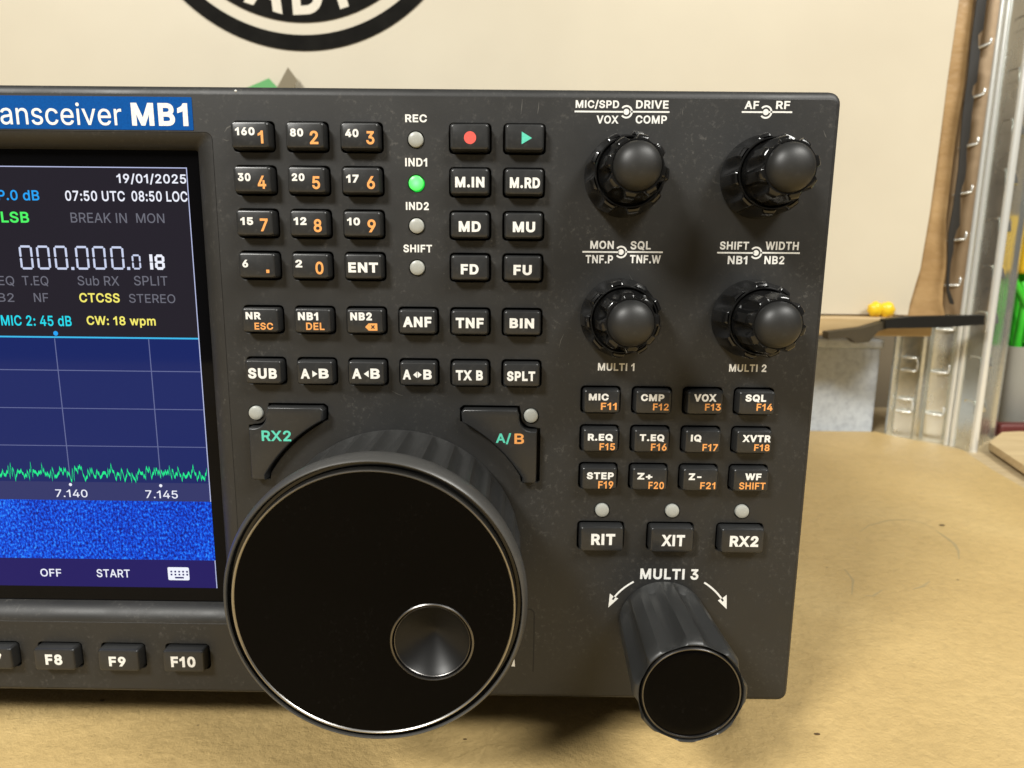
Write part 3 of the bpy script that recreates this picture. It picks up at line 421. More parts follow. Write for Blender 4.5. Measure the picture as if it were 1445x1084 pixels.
# ================================================================== RADIO
XL = -262.0; XR = 80.7; ZB = 14.2; ZT = 168.7
radio = empty('radio_transceiver', (-90, 110, 0), 'black desktop radio transceiver with lit screen, key rows and knobs standing on the cardboard sheet', 'radio')
KX = [-54.4+12.52*i for i in range(6)]
KZ = [157.45, 147.68, 137.9, 128.13]
keys = []      # x, z, kind, [(text, box, ink)]
T = dict([('160', (-57.67, 157.29, -53.2, 159.07)), ('1', (-52.56, 155.53, -51.31, 158.35)), ('80', (-45.16, 157.11, -42.16, 158.9)), ('2', (-40.7, 155.48, -38.78, 158.42)), ('40', (-32.57, 157.1, -29.53, 158.89)), ('3', (-27.81, 155.55, -25.93, 158.45)), ('30', (-57.67, 147.25, -54.71, 149.07)), ('4', (-53.13, 145.57, -51.18, 148.5)), ('20', (-45.21, 147.36, -42.26, 149.1)), ('5', (-40.54, 145.61, -38.72, 148.49)), ('17', (-32.7, 147.15, -29.83, 148.93)), ('6', (-27.96, 145.73, -26.11, 148.61)), ('15', (-57.68, 137.39, -54.69, 139.17)), ('7', (-53.12, 136.01, -51.28, 138.92)), ('12', (-45.26, 137.51, -42.27, 139.29)), ('8', (-40.65, 135.89, -38.77, 138.88)), ('10', (-32.77, 137.55, -29.78, 139.33)), ('9', (-28.06, 136.01, -26.14, 138.96)), ('6s', (-57.81, 127.64, -56.43, 129.42)), ('.', (-52.21, 126.42, -51.47, 127.18)), ('2s', (-45.29, 127.77, -43.69, 129.55)), ('0', (-40.59, 126.2, -38.69, 129.17)), ('ENT', (-32.86, 126.73, -25.83, 129.07)), ('dot', (-5.59, 155.87, -2.76, 158.57)), ('play', (7.55, 155.91, 9.88, 158.64)), ('M.IN', (-7.63, 146.31, -0.9, 148.66)), ('M.RD', (4.95, 146.26, 11.88, 148.65)), ('MD', (-6.83, 136.36, -1.72, 138.77)), ('MU', (5.72, 136.36, 10.91, 138.76)), ('FD', (-6.39, 126.57, -2.22, 128.94)), ('FU', (6.04, 126.53, 10.34, 128.9)), ('NR', (-57.8, 115.43, -54.14, 117.17)), ('ESC', (-55.8, 112.98, -51.34, 114.67)), ('NB1', (-45.3, 115.35, -40.47, 117.25)), ('DEL', (-43.44, 113.06, -39.04, 114.8)), ('NB2', (-32.76, 115.49, -27.59, 117.39)), ('bksp', (-29.29, 113.04, -26.37, 114.78)), ('ANF', (-20.26, 114.0, -13.41, 116.47)), ('TNF', (-7.62, 113.92, -0.94, 116.38)), ('BIN', (5.23, 114.0, 11.06, 116.35)), ('SUB', (-58.07, 101.07, -51.09, 103.68)), ('A', (-45.32, 101.25, -43.09, 103.68)), ('>', (-42.46, 101.63, -41.21, 103.25)), ('B', (-40.92, 101.31, -38.52, 103.73)), ('A2', (-32.81, 101.34, -30.53, 103.82)), ('<', (-29.96, 101.72, -28.76, 103.39)), ('B2', (-28.36, 101.39, -26.08, 103.88)), ('A3', (-20.55, 101.31, -18.5, 103.73)), ('<3', (-17.99, 101.68, -17.08, 103.3)), ('>3', (-16.91, 101.69, -15.94, 103.31)), ('B3', (-15.54, 101.37, -13.49, 103.79)), ('TX B', (-7.68, 101.26, -1.13, 103.74)), ('SPLT', (4.67, 101.23, 11.49, 103.65)), ('RX2t', (-55.62, 85.5, -48.35, 88.19)), ('A/', (2.09, 85.42, 5.85, 88.22)), ('Bo', (6.66, 85.53, 9.03, 88.15)), ('MIC', (24.64, 96.65, 29.47, 98.35)), ('F11', (27.63, 94.35, 31.44, 96.11)), ('CMP', (37.26, 96.67, 42.91, 98.42)), ('F12', (40.28, 94.42, 44.09, 96.13)), ('VOX', (50.09, 96.69, 55.55, 98.57)), ('F13', (52.88, 94.48, 56.73, 96.19)), ('SQL', (62.56, 96.67, 67.59, 98.58)), ('F14', (65.41, 94.59, 69.26, 96.34)), ('R.EQ', (24.64, 86.48, 30.79, 88.35)), ('F15', (27.58, 84.21, 31.39, 85.96)), ('T.EQ', (37.37, 86.5, 43.42, 88.38)), ('F16', (40.24, 84.24, 44.1, 86.03)), ('IQ', (49.9, 86.55, 52.49, 88.42)), ('F17', (52.89, 84.35, 56.65, 86.1)), ('XVTR', (62.46, 86.69, 69.45, 88.47)), ('F18', (65.52, 84.47, 69.32, 86.17)), ('STEP', (24.68, 76.72, 31.37, 78.54)), ('F19', (27.6, 74.35, 31.32, 76.28)), ('Z+', (37.27, 76.77, 40.98, 78.5)), ('F20', (40.13, 74.38, 43.94, 76.26)), ('Z-', (49.94, 76.84, 53.08, 78.62)), ('F21', (52.91, 74.55, 56.63, 76.33)), ('WF', (63.89, 76.98, 67.9, 78.71)), ('SHIFT', (62.58, 74.56, 69.08, 76.39)), ('RIT', (26.29, 59.43, 32.34, 62.4)), ('XIT', (44.0, 59.34, 49.91, 62.36)), ('RX2', (61.2, 59.45, 68.43, 62.37)), ('F8', (-116.13, 23.86, -111.65, 26.91)), ('F9', (-99.35, 23.72, -94.88, 26.54)), ('F10', (-82.97, 23.71, -76.51, 26.81))])
T['F7'] = (-132.2, 23.9, -127.7, 26.9)
def k(x, z, kind, *leg): keys.append((x, z, kind, leg))
w_, o_ = 'white', 'orange'
for j, row in enumerate((('160', '1', '80', '2', '40', '3'), ('30', '4', '20', '5', '17', '6'), ('15', '7', '12', '8', '10', '9'), ('6s', '.', '2s', '0'))):
    for i in range(len(row)//2): k(KX[i], KZ[j], 's', (row[2*i], w_), (row[2*i+1], o_))
k(KX[2], KZ[3], 's', ('ENT', w_))
for j, (a, b) in enumerate((('dot', 'play'), ('M.IN', 'M.RD'), ('MD', 'MU'), ('FD', 'FU'))):
    k(KX[4], KZ[j], 's', (a, 'red' if a == 'dot' else w_)); k(KX[5], KZ[j], 's', (b, 'teal' if b == 'play' else w_))
for i, leg in enumerate(((('NR', w_), ('ESC', o_)), (('NB1', w_), ('DEL', o_)), (('NB2', w_), ('bksp', o_)), (('ANF', w_),), (('TNF', w_),), (('BIN', w_),))): k(KX[i], 115.25, 's', *leg)
for i, leg in enumerate((('SUB',), ('A', '>', 'B'), ('A2', '<', 'B2'), ('A3', '<3', '>3', 'B3'), ('TX B',), ('SPLT',))): k(KX[i], 102.7, 's', *[(q, w_) for q in leg])
FX = [27.8+12.54*i for i in range(4)]
for j, row in enumerate((('MIC', 'F11', 'CMP', 'F12', 'VOX', 'F13', 'SQL', 'F14'), ('R.EQ', 'F15', 'T.EQ', 'F16', 'IQ', 'F17', 'XVTR', 'F18'), ('STEP', 'F19', 'Z+', 'F20', 'Z-', 'F21', 'WF', 'SHIFT'))):
    for i in range(4): k(FX[i], 96.4-9.76*j, 's', (row[2*i], w_), (row[2*i+1], o_))
for i, q in enumerate(('RIT', 'XIT', 'RX2')): k(28.96+17.72*i, 60.95, 'w', (q, w_))
for x, q in ((-130.5, 'F7'), (-113.8, 'F8'), (-96.85, 'F9'), (-79.7, 'F10')): k(x, 25.3, 'f', (q, w_))
SIZE = {'s': (8.95, 5.95), 'w': (11.1, 6.7), 'f': (10.9, 6.3)}
HK = 2.6
leds = [(-16.9, 157.13, 'unlit lamp under the REC legend'), (-16.95, 147.4, 'green lit lamp under the IND1 legend'), (-16.98, 137.7, 'unlit lamp under the IND2 legend'), (-17.0, 127.95, 'unlit lamp under the SHIFT legend'), (-57.67, 92.0, 'unlit lamp at the corner of the RX2 key'), (10.68, 92.09, 'unlit lamp at the corner of the A/B key'), (29.14, 67.75, 'unlit lamp above the RIT key'), (46.94, 67.82, 'unlit lamp above the XIT key'), (64.62, 67.9, 'unlit lamp above the RX2 key')]
# corner keys beside the main dial
DX, DZ = -22.8, 57.2
def corner_poly(d=0.0):
    R_ = 37.9 + d
    top, lft = 94.0+d, -58.8-d*1.7
    pts = [(-53.9-d, top), (-40.9+d*0.6, top), (-40.2+d, top-0.7)]
    a0 = math.atan2(90.4-DZ, -40.2+d-DX); a1 = math.atan2(76.6-DZ, -54.9-DX)
    pts += [(DX+R_*math.cos(a0+(a1-a0)*t/14)-(0), DZ+R_*math.sin(a0+(a1-a0)*t/14)) for t in range(15)] if d == 0 else \
           [(DX+(37.9-d)*math.cos(a0+(a1-a0)*t/14), DZ+(37.9-d)*math.sin(a0+(a1-a0)*t/14)) for t in range(15)]
    pts += [(-55.3+d*.5, 75.4-d), (lft+0.5, 75.4-d), (lft, 75.9-d), (lft, 88.7+d*0.3)]
    rn = 3.35 - d
    pts += [(-57.67+rn*math.cos(math.radians(a)), 92.0+rn*math.sin(math.radians(a))) for a in range(-92, 10, 10)]
    return pts
def mirror(p): return [(-46.6-x, z) for x, z in reversed(p)]
# ---- front panel with real openings
SC = (-222.0, 34.85, -64.2, 158.3)            # screen opening
outer = rrect(XL+1.4, ZB+1.2, XR-1.2, ZT-1.9, 1.4, 4)
loops = [outer, rrect(*SC, 1.6, 4)]
for x, z, kd, _ in keys:
    a, b = SIZE[kd]; loops.append(rrect(x-a/2-0.42, z-b/2-0.42, x+a/2+0.42, z+b/2+0.42, 1.0, 4))
for x, z, _ in leds: loops.append(circ(x, z, 1.95, 28))
loops += [corner_poly(0.5), mirror(corner_poly(0.5))]
bm = fill2d(loops, 1.0, 0.16, 2)
for v in bm.verts: v.co.y += 1.0
# rolled rim from the flat face to the side of the panel
rim = []
def rim_ring(d, y, r): return [(x, y, z) for x, z in rrect(XL+1.4-d*1.4/1.9, ZB+1.2-d*1.2/1.9, XR-1.2+d*1.2/1.9, ZT-1.9+d, r, 6)]
loft(bm, [rim_ring(-0.05, 0.02, 1.3), rim_ring(0.5, 0.12, 1.8), rim_ring(1.1, 0.45, 2.3), rim_ring(1.6, 1.05, 2.6), rim_ring(1.9, 2.0, 2.8), rim_ring(1.9, 7.0, 2.8), rim_ring(0.6, 7.0, 2.0)], False, True)
panel = build('front_panel', bm, MT['panel'], radio, (XR-40, 3, ZB), weld=False, recalc=False)
# floor of the openings
bm = bmesh.new(); box(bm, -61.8, 3.2, ZB+6, XR-4, 3.6, ZT-6); box(bm, XL+4, 3.2, ZB+2, -61.8, 3.6, 33)
build('circuit_board', bm, MT['dark'], radio, (0, 3.4, 90))
# chassis
bm = bmesh.new(); bevelbox(bm, XL+3, 7.2, ZB+2.5, XR-3, 232, ZT-3.5, 1.5)
build('chassis', bm, MT['panel'], radio, (-90, 110, 90))
for x in (-230, 48):
    for y in (32, 205):
        bm = bmesh.new(); loft(bm, [[(x+r*math.cos(a*math.pi/16), y+r*math.sin(a*math.pi/16), z) for a in range(32)] for z, r in ((0, 8), (1, 9), (12, 10), (ZB+2.6, 10))], True, True)
        build('foot', bm, MT['dark'], radio, (x, y, 0))
# small screws of paint damage and the flap groove
bm = bmesh.new()
bmesh.ops.create_icosphere(bm, subdivisions=1, radius=0.32, matrix=Matrix.Translation((-58.1, 0.2, 167.45)))
build('paint_chip', bm, MT['white'], panel, (-58.1, 0.2, 167.45))
bm = bmesh.new()
gp = [(9.6, 40.3), (11.6, 40.1), (12.3, 39.3), (12.4, 38.0), (12.4, 30), (12.35, 24), (12.3, 22.2)]
gv = []
for i, p in enumerate(gp):
    a = Vector(gp[max(0, i-1)]); b = Vector(gp[min(len(gp)-1, i+1)]); d = (b-a).normalized(); n_ = Vector((-d.y, d.x))*0.17
    gv.append([bm.verts.new((p[0]+n_.x, -0.02, p[1]+n_.y)), bm.verts.new((p[0]-n_.x, -0.02, p[1]-n_.y))])
for a, b in zip(gv, gv[1:]): bm.faces.new((a[0], b[0], b[1], a[1]))
flat('flap_seam', bm, MT['dark'], panel, (12.3, 0, 30))
bm = bmesh.new(); poly2(bm, [(6.5, 23.7), (7.5, 23.6), (7.3, 25.9)], -0.02); flat('printed_legend', bm, MT['white'], panel, (7, 0, 24))

MT['rub'] = ink('pale_rub_mark', (0.085, 0.083, 0.076))
for pts, w in (([(7.6, 166.2), (7.5, 164.6), (7.3, 162.9)], 0.10), ([(11.4, 165.6), (11.3, 164.2), (11.1, 163.0)], 0.10), ([(-61.2, 158.4), (-60.6, 159.3), (-59.5, 159.9), (-58.8, 160.3)], 0.14), ([(-61.6, 156.9), (-60.8, 156.5), (-60.2, 156.7)], 0.12),
               ([(33.6, 126.9), (36.0, 123.2), (37.9, 120.4)], 0.08), ([(44.4, 164.8), (44.3, 163.6), (44.4, 162.9)], 0.08), ([(18.4, 112.6), (17.6, 110.8), (17.3, 109.1)], 0.07), ([(-24.0, 98.1), (-22.4, 97.2), (-20.9, 96.7)], 0.07), ([(76.8, 160.0), (77.3, 158.9), (77.6, 158.4)], 0.10)):
    bm = bmesh.new(); L_ = []
    for i, p in enumerate(pts):
        d = (Vector(pts[min(i+1, len(pts)-1)])-Vector(pts[max(0, i-1)])).normalized(); n_ = Vector((-d.y, d.x))*(w if 0 < i < len(pts)-1 else w*0.25)
        L_.append((bm.verts.new((p[0]+n_.x, -0.015, p[1]+n_.y)), bm.verts.new((p[0]-n_.x, -0.015, p[1]-n_.y))))
    for a, b in zip(L_, L_[1:]): bm.faces.new((a[0], b[0], b[1], a[1]))
    flat('rub_mark', bm, MT['rub'], panel, (pts[0][0], 0, pts[0][1]))
# ---- panel printing
def legend(items, lines=(), rings=(), polys=(), bold=0.026, label=None):
    bm = bmesh.new(); Y = -0.03
    for s, b in items: text(bm, s, b, Y, bold)
    for b in lines: quad2(bm, *b, Y)
    for x, z, flip in rings:
        poly2(bm, circ(x, z, 0.66, 20), Y)
        a0, a1 = (-140, 140) if flip else (40, 320)
        vi = []
        for q in range(25):
            a = math.radians(a0+(a1-a0)*q/24)
            vi.append([bm.verts.new((x+r*math.cos(a), Y, z+r*math.sin(a))) for r in (1.06, 1.46)])
        for a, b in zip(vi, vi[1:]): bm.faces.new((a[0], a[1], b[1], b[0]))
    for p in polys: poly2(bm, p, Y)
    o = flat('printed_legend', bm, MT['white'], panel, (items[0][1][0], 0, items[0][1][1]))
    if label: o['label'] = label
    return o
legend([('REC', (-19.3, 160.95, -14.29, 162.7))]); legend([('IND1', (-19.47, 151.2, -14.36, 153.08))])
legend([('IND2', (-19.48, 141.36, -14.09, 143.2))]); legend([('SHIFT', (-20.26, 131.56, -13.43, 133.39))])
legend([('MIC/SPD', (19.81, 164.2, 29.74, 166.15)), ('DRIVE', (33.6, 164.39, 41.02, 166.17)), ('VOX', (24.67, 161.04, 29.72, 162.83)), ('COMP', (33.64, 161.12, 40.81, 162.92))],
       [(19.6, 163.45, 30.9, 163.82), (32.3, 163.5, 41.3, 163.87)], [(31.45, 163.65, True)])
legend([('AF', (58.35, 164.49, 61.63, 166.23)), ('RF', (65.52, 164.55, 68.71, 166.29))], [(57.8, 163.65, 62.6, 164.02), (64.0, 163.7, 69.3, 164.07)], [(63.3, 163.86, True)])
legend([('MON', (24.12, 132.82, 29.68, 134.73)), ('SQL', (33.64, 132.63, 38.46, 134.73)), ('TNF.P', (23.1, 129.45, 29.61, 131.38)), ('TNF.W', (33.62, 129.56, 40.95, 131.49))],
       [(22.3, 131.92, 31.0, 132.3), (32.4, 132.0, 41.35, 132.38)], [(31.45, 132.15, True)])
legend([('SHIFT', (54.76, 132.95, 61.62, 134.85)), ('WIDTH', (65.51, 133.01, 73.37, 134.92)), ('NB1', (56.84, 129.59, 61.47, 131.52)), ('NB2', (65.52, 129.68, 70.25, 131.6))],
       [(54.2, 132.04, 63.0, 132.42), (64.4, 132.12, 73.75, 132.5)], [(63.4, 132.27, True)])
legend([('MULTI 1', (26.89, 103.59, 35.8, 105.5))]); legend([('MULTI 2', (58.92, 103.71, 68.0, 105.6))])
def arc_strip(c, r, a0, a1, w, n=12):
    out = []
    for i in range(n):
        p = []
        for q, rr in ((i, r-w), (i, r+w), (i+1, r+w), (i+1, r-w)):
            a = math.radians(a0+(a1-a0)*q/n); p.append((c[0]+rr*math.cos(a), c[1]+rr*math.sin(a)))
        out.append(p)
    return out
def bez(p0, p1, p2, w, n=10):
    pts = [Vector(p0)*(1-t)**2+Vector(p1)*2*t*(1-t)+Vector(p2)*t*t for t in [i/n for i in range(n+1)]]
    L = []
    for i, p in enumerate(pts):
        d = (pts[min(n, i+1)]-pts[max(0, i-1)]).normalized(); nn = Vector((-d.y, d.x))*w
        L.append((p+nn, p-nn))
    return [[tuple(a[0]), tuple(b[0]), tuple(b[1]), tuple(a[1])] for a, b in zip(L, L[1:])]
legend([('MULTI 3', (39.61, 49.04, 54.64, 52.0))], polys=bez((38.0, 48.3), (34.5, 46.2), (32.7, 43.2), 0.24)+bez((56.27, 48.34), (59.6, 46.2), (61.5, 43.2), 0.24)
       + [[(31.7, 41.0), (31.95, 44.95), (32.9, 44.1), (34.2, 43.6)], [(62.55, 41.0), (62.3, 45.0), (61.3, 44.1), (60.1, 43.4)]], bold=0.030)

# ---- blue name strip
bm = bmesh.new(); loft(bm, [[(x, y, z) for x, z in rrect(-205, 158.75, -68.3, 166.0, 0.2, 2)] for y in (0.0, -0.09)], False, True)
strip = build('name_strip', bm, MT['blue'], radio, (-136, 0, 162))
bm = bmesh.new(); text(bm, 'Transceiver', (-119.2, 159.62, -84.72, 164.6), -0.12, 0.004); flat('strip_lettering', bm, MT['white'], strip, (-110, 0, 160))
bm = bmesh.new(); text(bm, 'MB1', (-82.43, 159.66, -69.38, 164.65), -0.12, 0.032); flat('strip_lettering', bm, MT['white'], strip, (-80, 0, 160))

# ---- screen bezel and screen
def ringxz(b, y, r): return [(x, y, z) for x, z in rrect(*b, r, 5)]
bm = bmesh.new()
loft(bm, [ringxz((SC[0]+5*p, SC[1]+q, SC[2]-r_, SC[3]-t_), y, 1.6-0.2*i) for i, (y, p, q, r_, t_) in enumerate(((0.0, 0, 0, 0, 0), (0.1, 0.12, 0.7, 0.55, 0.35), (0.55, 0.4, 1.8, 1.9, 1.2), (1.6, 0.7, 3.0, 3.5, 2.3), (3.0, 0.92, 3.75, 4.8, 3.1), (4.1, 1.0, 4.05, 5.3, 3.4)))], False, False)
build('screen_bezel', bm, MT['panel'], radio, (SC[2], 2, 100), ang=75)
bm = bmesh.new(); box(bm, SC[0]+4, 4.0, SC[1]+2.8, SC[2]-4.8, 6.0, SC[3]-2.9)
glass = build('screen', bm, MT['glass'], radio, (-140, 4, 95)); glass['label'] = 'lit colour screen showing a spectrum and waterfall'
SX0, SX1, SZ0, SZ1 = -214.0, -72.45, 42.85, 151.0
def sq(name, m, *bs, y=3.97):
    bm = bmesh.new()
    for b in bs: quad2(bm, *b, y)
    return flat(name, bm, MT[m], glass, (bs[0][0], y, bs[0][1]))
def stx(name, m, *items, bold=0.012, y=3.93):
    bm = bmesh.new()
    for s, b in items: text(bm, s, b, y, bold)
    return flat(name, bm, MT[m], glass, (items[0][1][0], y, items[0][1][1]))
sq('status_area', 's_top', (SX0, 110.1, SX1, SZ1))
sq('spectrum_area', 's_spec', (SX0, 72.1, SX1, 109.7))
sq('frequency_scale', 's_scale', (SX0, 67.1, SX1, 72.1))
sq('waterfall', 's_wf', (SX0, 50.75, SX1, 67.1))
sq('menu_bar', 's_bar', (SX0, SZ0, SX1, 50.75))
sq('screen_outline', 's_edge', (SX1-0.22, SZ0, SX1, 50.75), (SX1-0.22, 67.1, SX1, SZ1-0.22), (SX0, SZ1-0.22, SX1, SZ1), y=3.95)
sq('divider_line', 's_line', (SX0, 109.7, SX1, 110.1))
sq('grid', 's_grid', (SX0, 101.4, SX1-0.3, 101.62), (SX0, 91.6, SX1-0.3, 91.8), (SX0, 81.7, SX1-0.3, 81.9), *[(x, 73.5, x+0.24, 109.6) for x in (-202.3, -179, -155.7, -132.3, -108.95, -85.3)], y=3.95)
stx('screen_writing', 's_white', ('19/01/2025', (-89.57, 147.0, -72.8, 149.5)), ('07:50 UTC', (-102.41, 143.0, -87.95, 145.43)), ('08:50 LOC', (-86.33, 143.03, -72.8, 145.5)), bold=0.016)
stx('screen_writing', 's_blue', ('AMP.0 dB', (-124.3, 143.0, -108.72, 145.44)), bold=0.014)
stx('screen_writing', 's_green', ('LSB', (-118.6, 137.72, -111.81, 140.36)), bold=0.02)
stx('screen_writing', 's_grey', ('BREAK IN', (-101.63, 137.92, -87.94, 140.26)), ('MON', (-85.65, 137.98, -78.81, 140.27)), ('T.EQ', (-115.27, 122.5, -108.79, 124.99)), ('R.EQ', (-124.2, 122.45, -117.25, 124.92)), ('Sub RX', (-101.52, 122.79, -91.24, 125.15)), ('SPLIT', (-87.55, 122.92, -79.24, 125.29)), ('NB2', (-124.4, 118.58, -117.81, 120.72)), ('NF', (-112.85, 118.61, -109.26, 120.81)), ('STEREO', (-89.17, 118.66, -77.68, 120.86)), bold=0.004)
stx('screen_writing', 's_yel', ('CTCSS', (-101.53, 118.64, -91.51, 120.96)), ('CW: 18 wpm', (-100.27, 112.5, -83.04, 115.31)), bold=0.018)
stx('screen_writing', 's_cyan', ('MIC 2: 45 dB', (-121.75, 112.66, -104.11, 115.27)), bold=0.014)
stx('screen_writing', 's_white', ('7.140', (-113.09, 67.9, -104.7, 70.02)), ('7.145', (-89.48, 67.9, -81.04, 70.05)), bold=0.006)
stx('screen_writing', 's_white', ('OFF', (-119.62, 45.55, -113.99, 47.79)), ('START', (-104.52, 45.56, -95.6, 47.88)), bold=0.012)
# seven-segment read-out
SEG = {'0': 'abcdef', '1': 'bc', '8': 'abcdefg'}
def seg7(bm, b, ch, t, y=3.93, g=0.11):
    x0, z0, x1, z1 = b; zm = (z0+z1)/2; e = t*0.5
    def hbar(z): poly2(bm, [(x0+e+g, z), (x0+1.6*e+g, z+e), (x1-1.6*e-g, z+e), (x1-e-g, z), (x1-1.6*e-g, z-e), (x0+1.6*e+g, z-e)], y)
    def vbar(x, a, c): poly2(bm, [(x, a+g), (x+e, a+0.6*e+g), (x+e, c-0.6*e-g), (x, c-g), (x-e, c-0.6*e-g), (x-e, a+0.6*e+g)], y)
    for s in SEG[ch]:
        {'a': lambda: hbar(z1-e), 'd': lambda: hbar(z0+e), 'g': lambda: hbar(zm), 'f': lambda: vbar(x0+e, zm, z1-e), 'e': lambda: vbar(x0+e, z0+e, zm), 'b': lambda: vbar(x1-e, zm, z1-e), 'c': lambda: vbar(x1-e, z0+e, zm)}[s]()
bm = bmesh.new()
for b in ((-115.2, 126.55, -111.95), (-110.95, 126.58, -107.7), (-106.65, 126.6, -103.4), (-101.4, 126.65, -98.15), (-97.2, 126.7, -93.95), (-92.75, 126.75, -89.5)): seg7(bm, (b[0], b[1], b[2], 132.35), '0', 0.52)
seg7(bm, (-87.63, 126.82, -85.45, 130.45), '0', 0.42)
for x, z in ((-102.75, 126.55), (-88.95, 126.7)): quad2(bm, x, z, x+0.75, z+0.7, 3.93)
flat('frequency_readout', bm, MT['s_digit'], glass, (-100, 4, 127))
bm = bmesh.new(); quad2(bm, -83.25, 126.85, -82.5, 128.55, 3.93); quad2(bm, -83.25, 128.75, -82.5, 130.5, 3.93); seg7(bm, (-82.0, 126.8, -79.6, 130.5), '8', 0.66, g=0.04)
flat('frequency_readout', bm, MT['s_white'], glass, (-82, 4, 127))
bm = bmesh.new(); poly2(bm, circ(-108.4, 110.85, 0.6, 16), 3.93); flat('marker_dot', bm, MT['s_blue'], glass, (-108, 4, 110))
for x in (-108.9, -85.3):
    bm = bmesh.new(); poly2(bm, circ(x, 71.35, 0.42, 12), 3.93)
    flat('marker_dot', bm, MT['s_white'], glass, (x, 4, 71))
bm = bmesh.new(); prev = None; x = SX0; v = 0.0
while x < SX1-0.35:
    v = 0.2*v + random.gauss(0, 0.95)
    if random.random() < 0.07: v += random.uniform(0.4, 1.5)
    z = 74.35 + max(-2.0, min(2.8, v))
    cur = (bm.verts.new((x, 3.93, z-0.42)), bm.verts.new((x, 3.93, z+0.42)))
    if prev: bm.faces.new((prev[0], cur[0], cur[1], prev[1]))
    prev = cur; x += 0.22
flat('spectrum_trace', bm, MT['s_trace'], glass, (-140, 4, 74))
bm = bmesh.new()
kb = rrect(-85.4, 45.0, -79.7, 48.7, 0.4, 3)
holes = [rrect(-84.7+1.05*i, 47.2-0.85*j, -84.2+1.05*i, 47.7-0.85*j, 0.1, 1) for i in range(5) for j in range(2)] + [rrect(-83.6, 45.5, -81.2, 45.95, 0.1, 1)]
kbm = fill2d([kb]+holes, 0.0, 0.0)
for v in kbm.verts: v.co.y = 3.93
flat('keyboard_icon', kbm, MT['s_white'], glass, (-82, 4, 46))

# ---- push buttons (one shared mesh per size)
def button_mesh(w, h):
    bm = bmesh.new()
    def rg(d, y, r): return [(x, y, z) for x, z in rrect(-w/2+d, -h/2+d, w/2-d, h/2-d, r, 5)]
    loft(bm, [rg(0, 2.5, 0.75), rg(0.04, -HK+0.75, 0.75), rg(0.14, -HK+0.35, 0.7), rg(0.32, -HK+0.1, 0.62), rg(0.55, -HK, 0.5)], False, True)
    return bm
proto = {}
for x, z, kd, leg in keys:
    org = (x, 0, z)
    if kd not in proto:
        bm = button_mesh(*SIZE[kd])
        for v in bm.verts: v.co += Vector(org)
        b_ = build('push_button', bm, MT['key'], radio, org, ang=30); proto[kd] = b_.data
    else:
        b_ = link('push_button', proto[kd], radio, org)
    names = []
    for col in ('white', 'orange', 'teal', 'red'):
        its = [q for q, c in leg if c == col]
        if not its: continue
        bm = bmesh.new(); Y = -HK-0.02
        for q in its:
            b = T[q]; x0, z0, x1, z1 = b
            if q == 'dot': poly2(bm, circ((x0+x1)/2, (z0+z1)/2, 1.38, 32), Y)
            elif q in ('play', '>', '>3'): poly2(bm, [(x0, z0), (x1, (z0+z1)/2), (x0, z1)], Y)
            elif q in ('<', '<3'): poly2(bm, [(x1, z0), (x1, z1), (x0, (z0+z1)/2)], Y)
            elif q == '.': quad2(bm, *b, Y)
            elif q == 'bksp':
                zm = (z0+z1)/2
                poly2(bm, [(x0, zm), (x0+0.85, z0), (x1, z0), (x1, z1), (x0+0.85, z1)], Y)
            else:
                s = {'6s': '6', '2s': '2', 'A2': 'A', 'A3': 'A', 'B2': 'B', 'B3': 'B'}.get(q, q)
                big = (col == 'white')
                text(bm, s, b, Y, 0.040 if big and len(s) > 1 else (0.036 if big else 0.022))
            names.append({'dot': 'red dot', 'play': 'green triangle', 'bksp': 'erase arrow', '>': 'right arrow', '<': 'left arrow', '<3': 'double arrow', '>3': '', '.': 'point'}.get(q, {'6s': '6', '2s': '2', 'A2': 'A', 'A3': 'A', 'B2': 'B', 'B3': 'B'}.get(q, q)))
        o = flat('key_legend', bm, MT[col], b_, (x, -HK, z))
        if 'bksp' in its:
            bm = bmesh.new(); x0, z0, x1, z1 = T['bksp']; cx, cz = x0+1.85, (z0+z1)/2
            for s in (1, -1):
                d = Vector((0.38, 0.38*s)); n_ = Vector((-d.y, d.x)).normalized()*0.13
                poly2(bm, [(cx-d.x+n_.x, cz-d.y+n_.y), (cx+d.x+n_.x, cz+d.y+n_.y), (cx+d.x-n_.x, cz+d.y-n_.y), (cx-d.x-n_.x, cz-d.y-n_.y)], Y-0.02-0.005*s)
            flat('key_legend', bm, MT['dark'], b_, (x, -HK, z))
    b_.rotation_euler = (math.radians(random.gauss(0, 0.35)), math.radians(random.gauss(0, 0.25)), math.radians(random.gauss(0, 0.45)))
    b_['label'] = 'black key marked ' + ' '.join(q for q in names if q)
for pl, lab in ((corner_poly(0), 'black corner key marked RX2 in teal'), (mirror(corner_poly(0)), 'black corner key marked A/B in teal and orange')):
    bm = fill2d([pl], 2.3, 0.45, 3)
    for v in bm.verts: v.co.y += -HK+2.3
    ob = build('corner_button', bm, MT['key'], radio, (pl[0][0], 0, pl[0][1]), ang=30); ob['label'] = lab
    if 'RX2' in lab:
        bm = bmesh.new(); text(bm, 'RX2', T['RX2t'], -HK-0.02, 0.022); flat('key_legend', bm, MT['teal'], ob, (-52, -HK, 86))
    else:
        bm = bmesh.new(); text(bm, 'A/', T['A/'], -HK-0.02, 0.022); flat('key_legend', bm, MT['teal'], ob, (4, -HK, 86))
        bm = bmesh.new(); text(bm, 'B', T['Bo'], -HK-0.02, 0.020); flat('key_legend', bm, MT['orange'], ob, (8, -HK, 86))

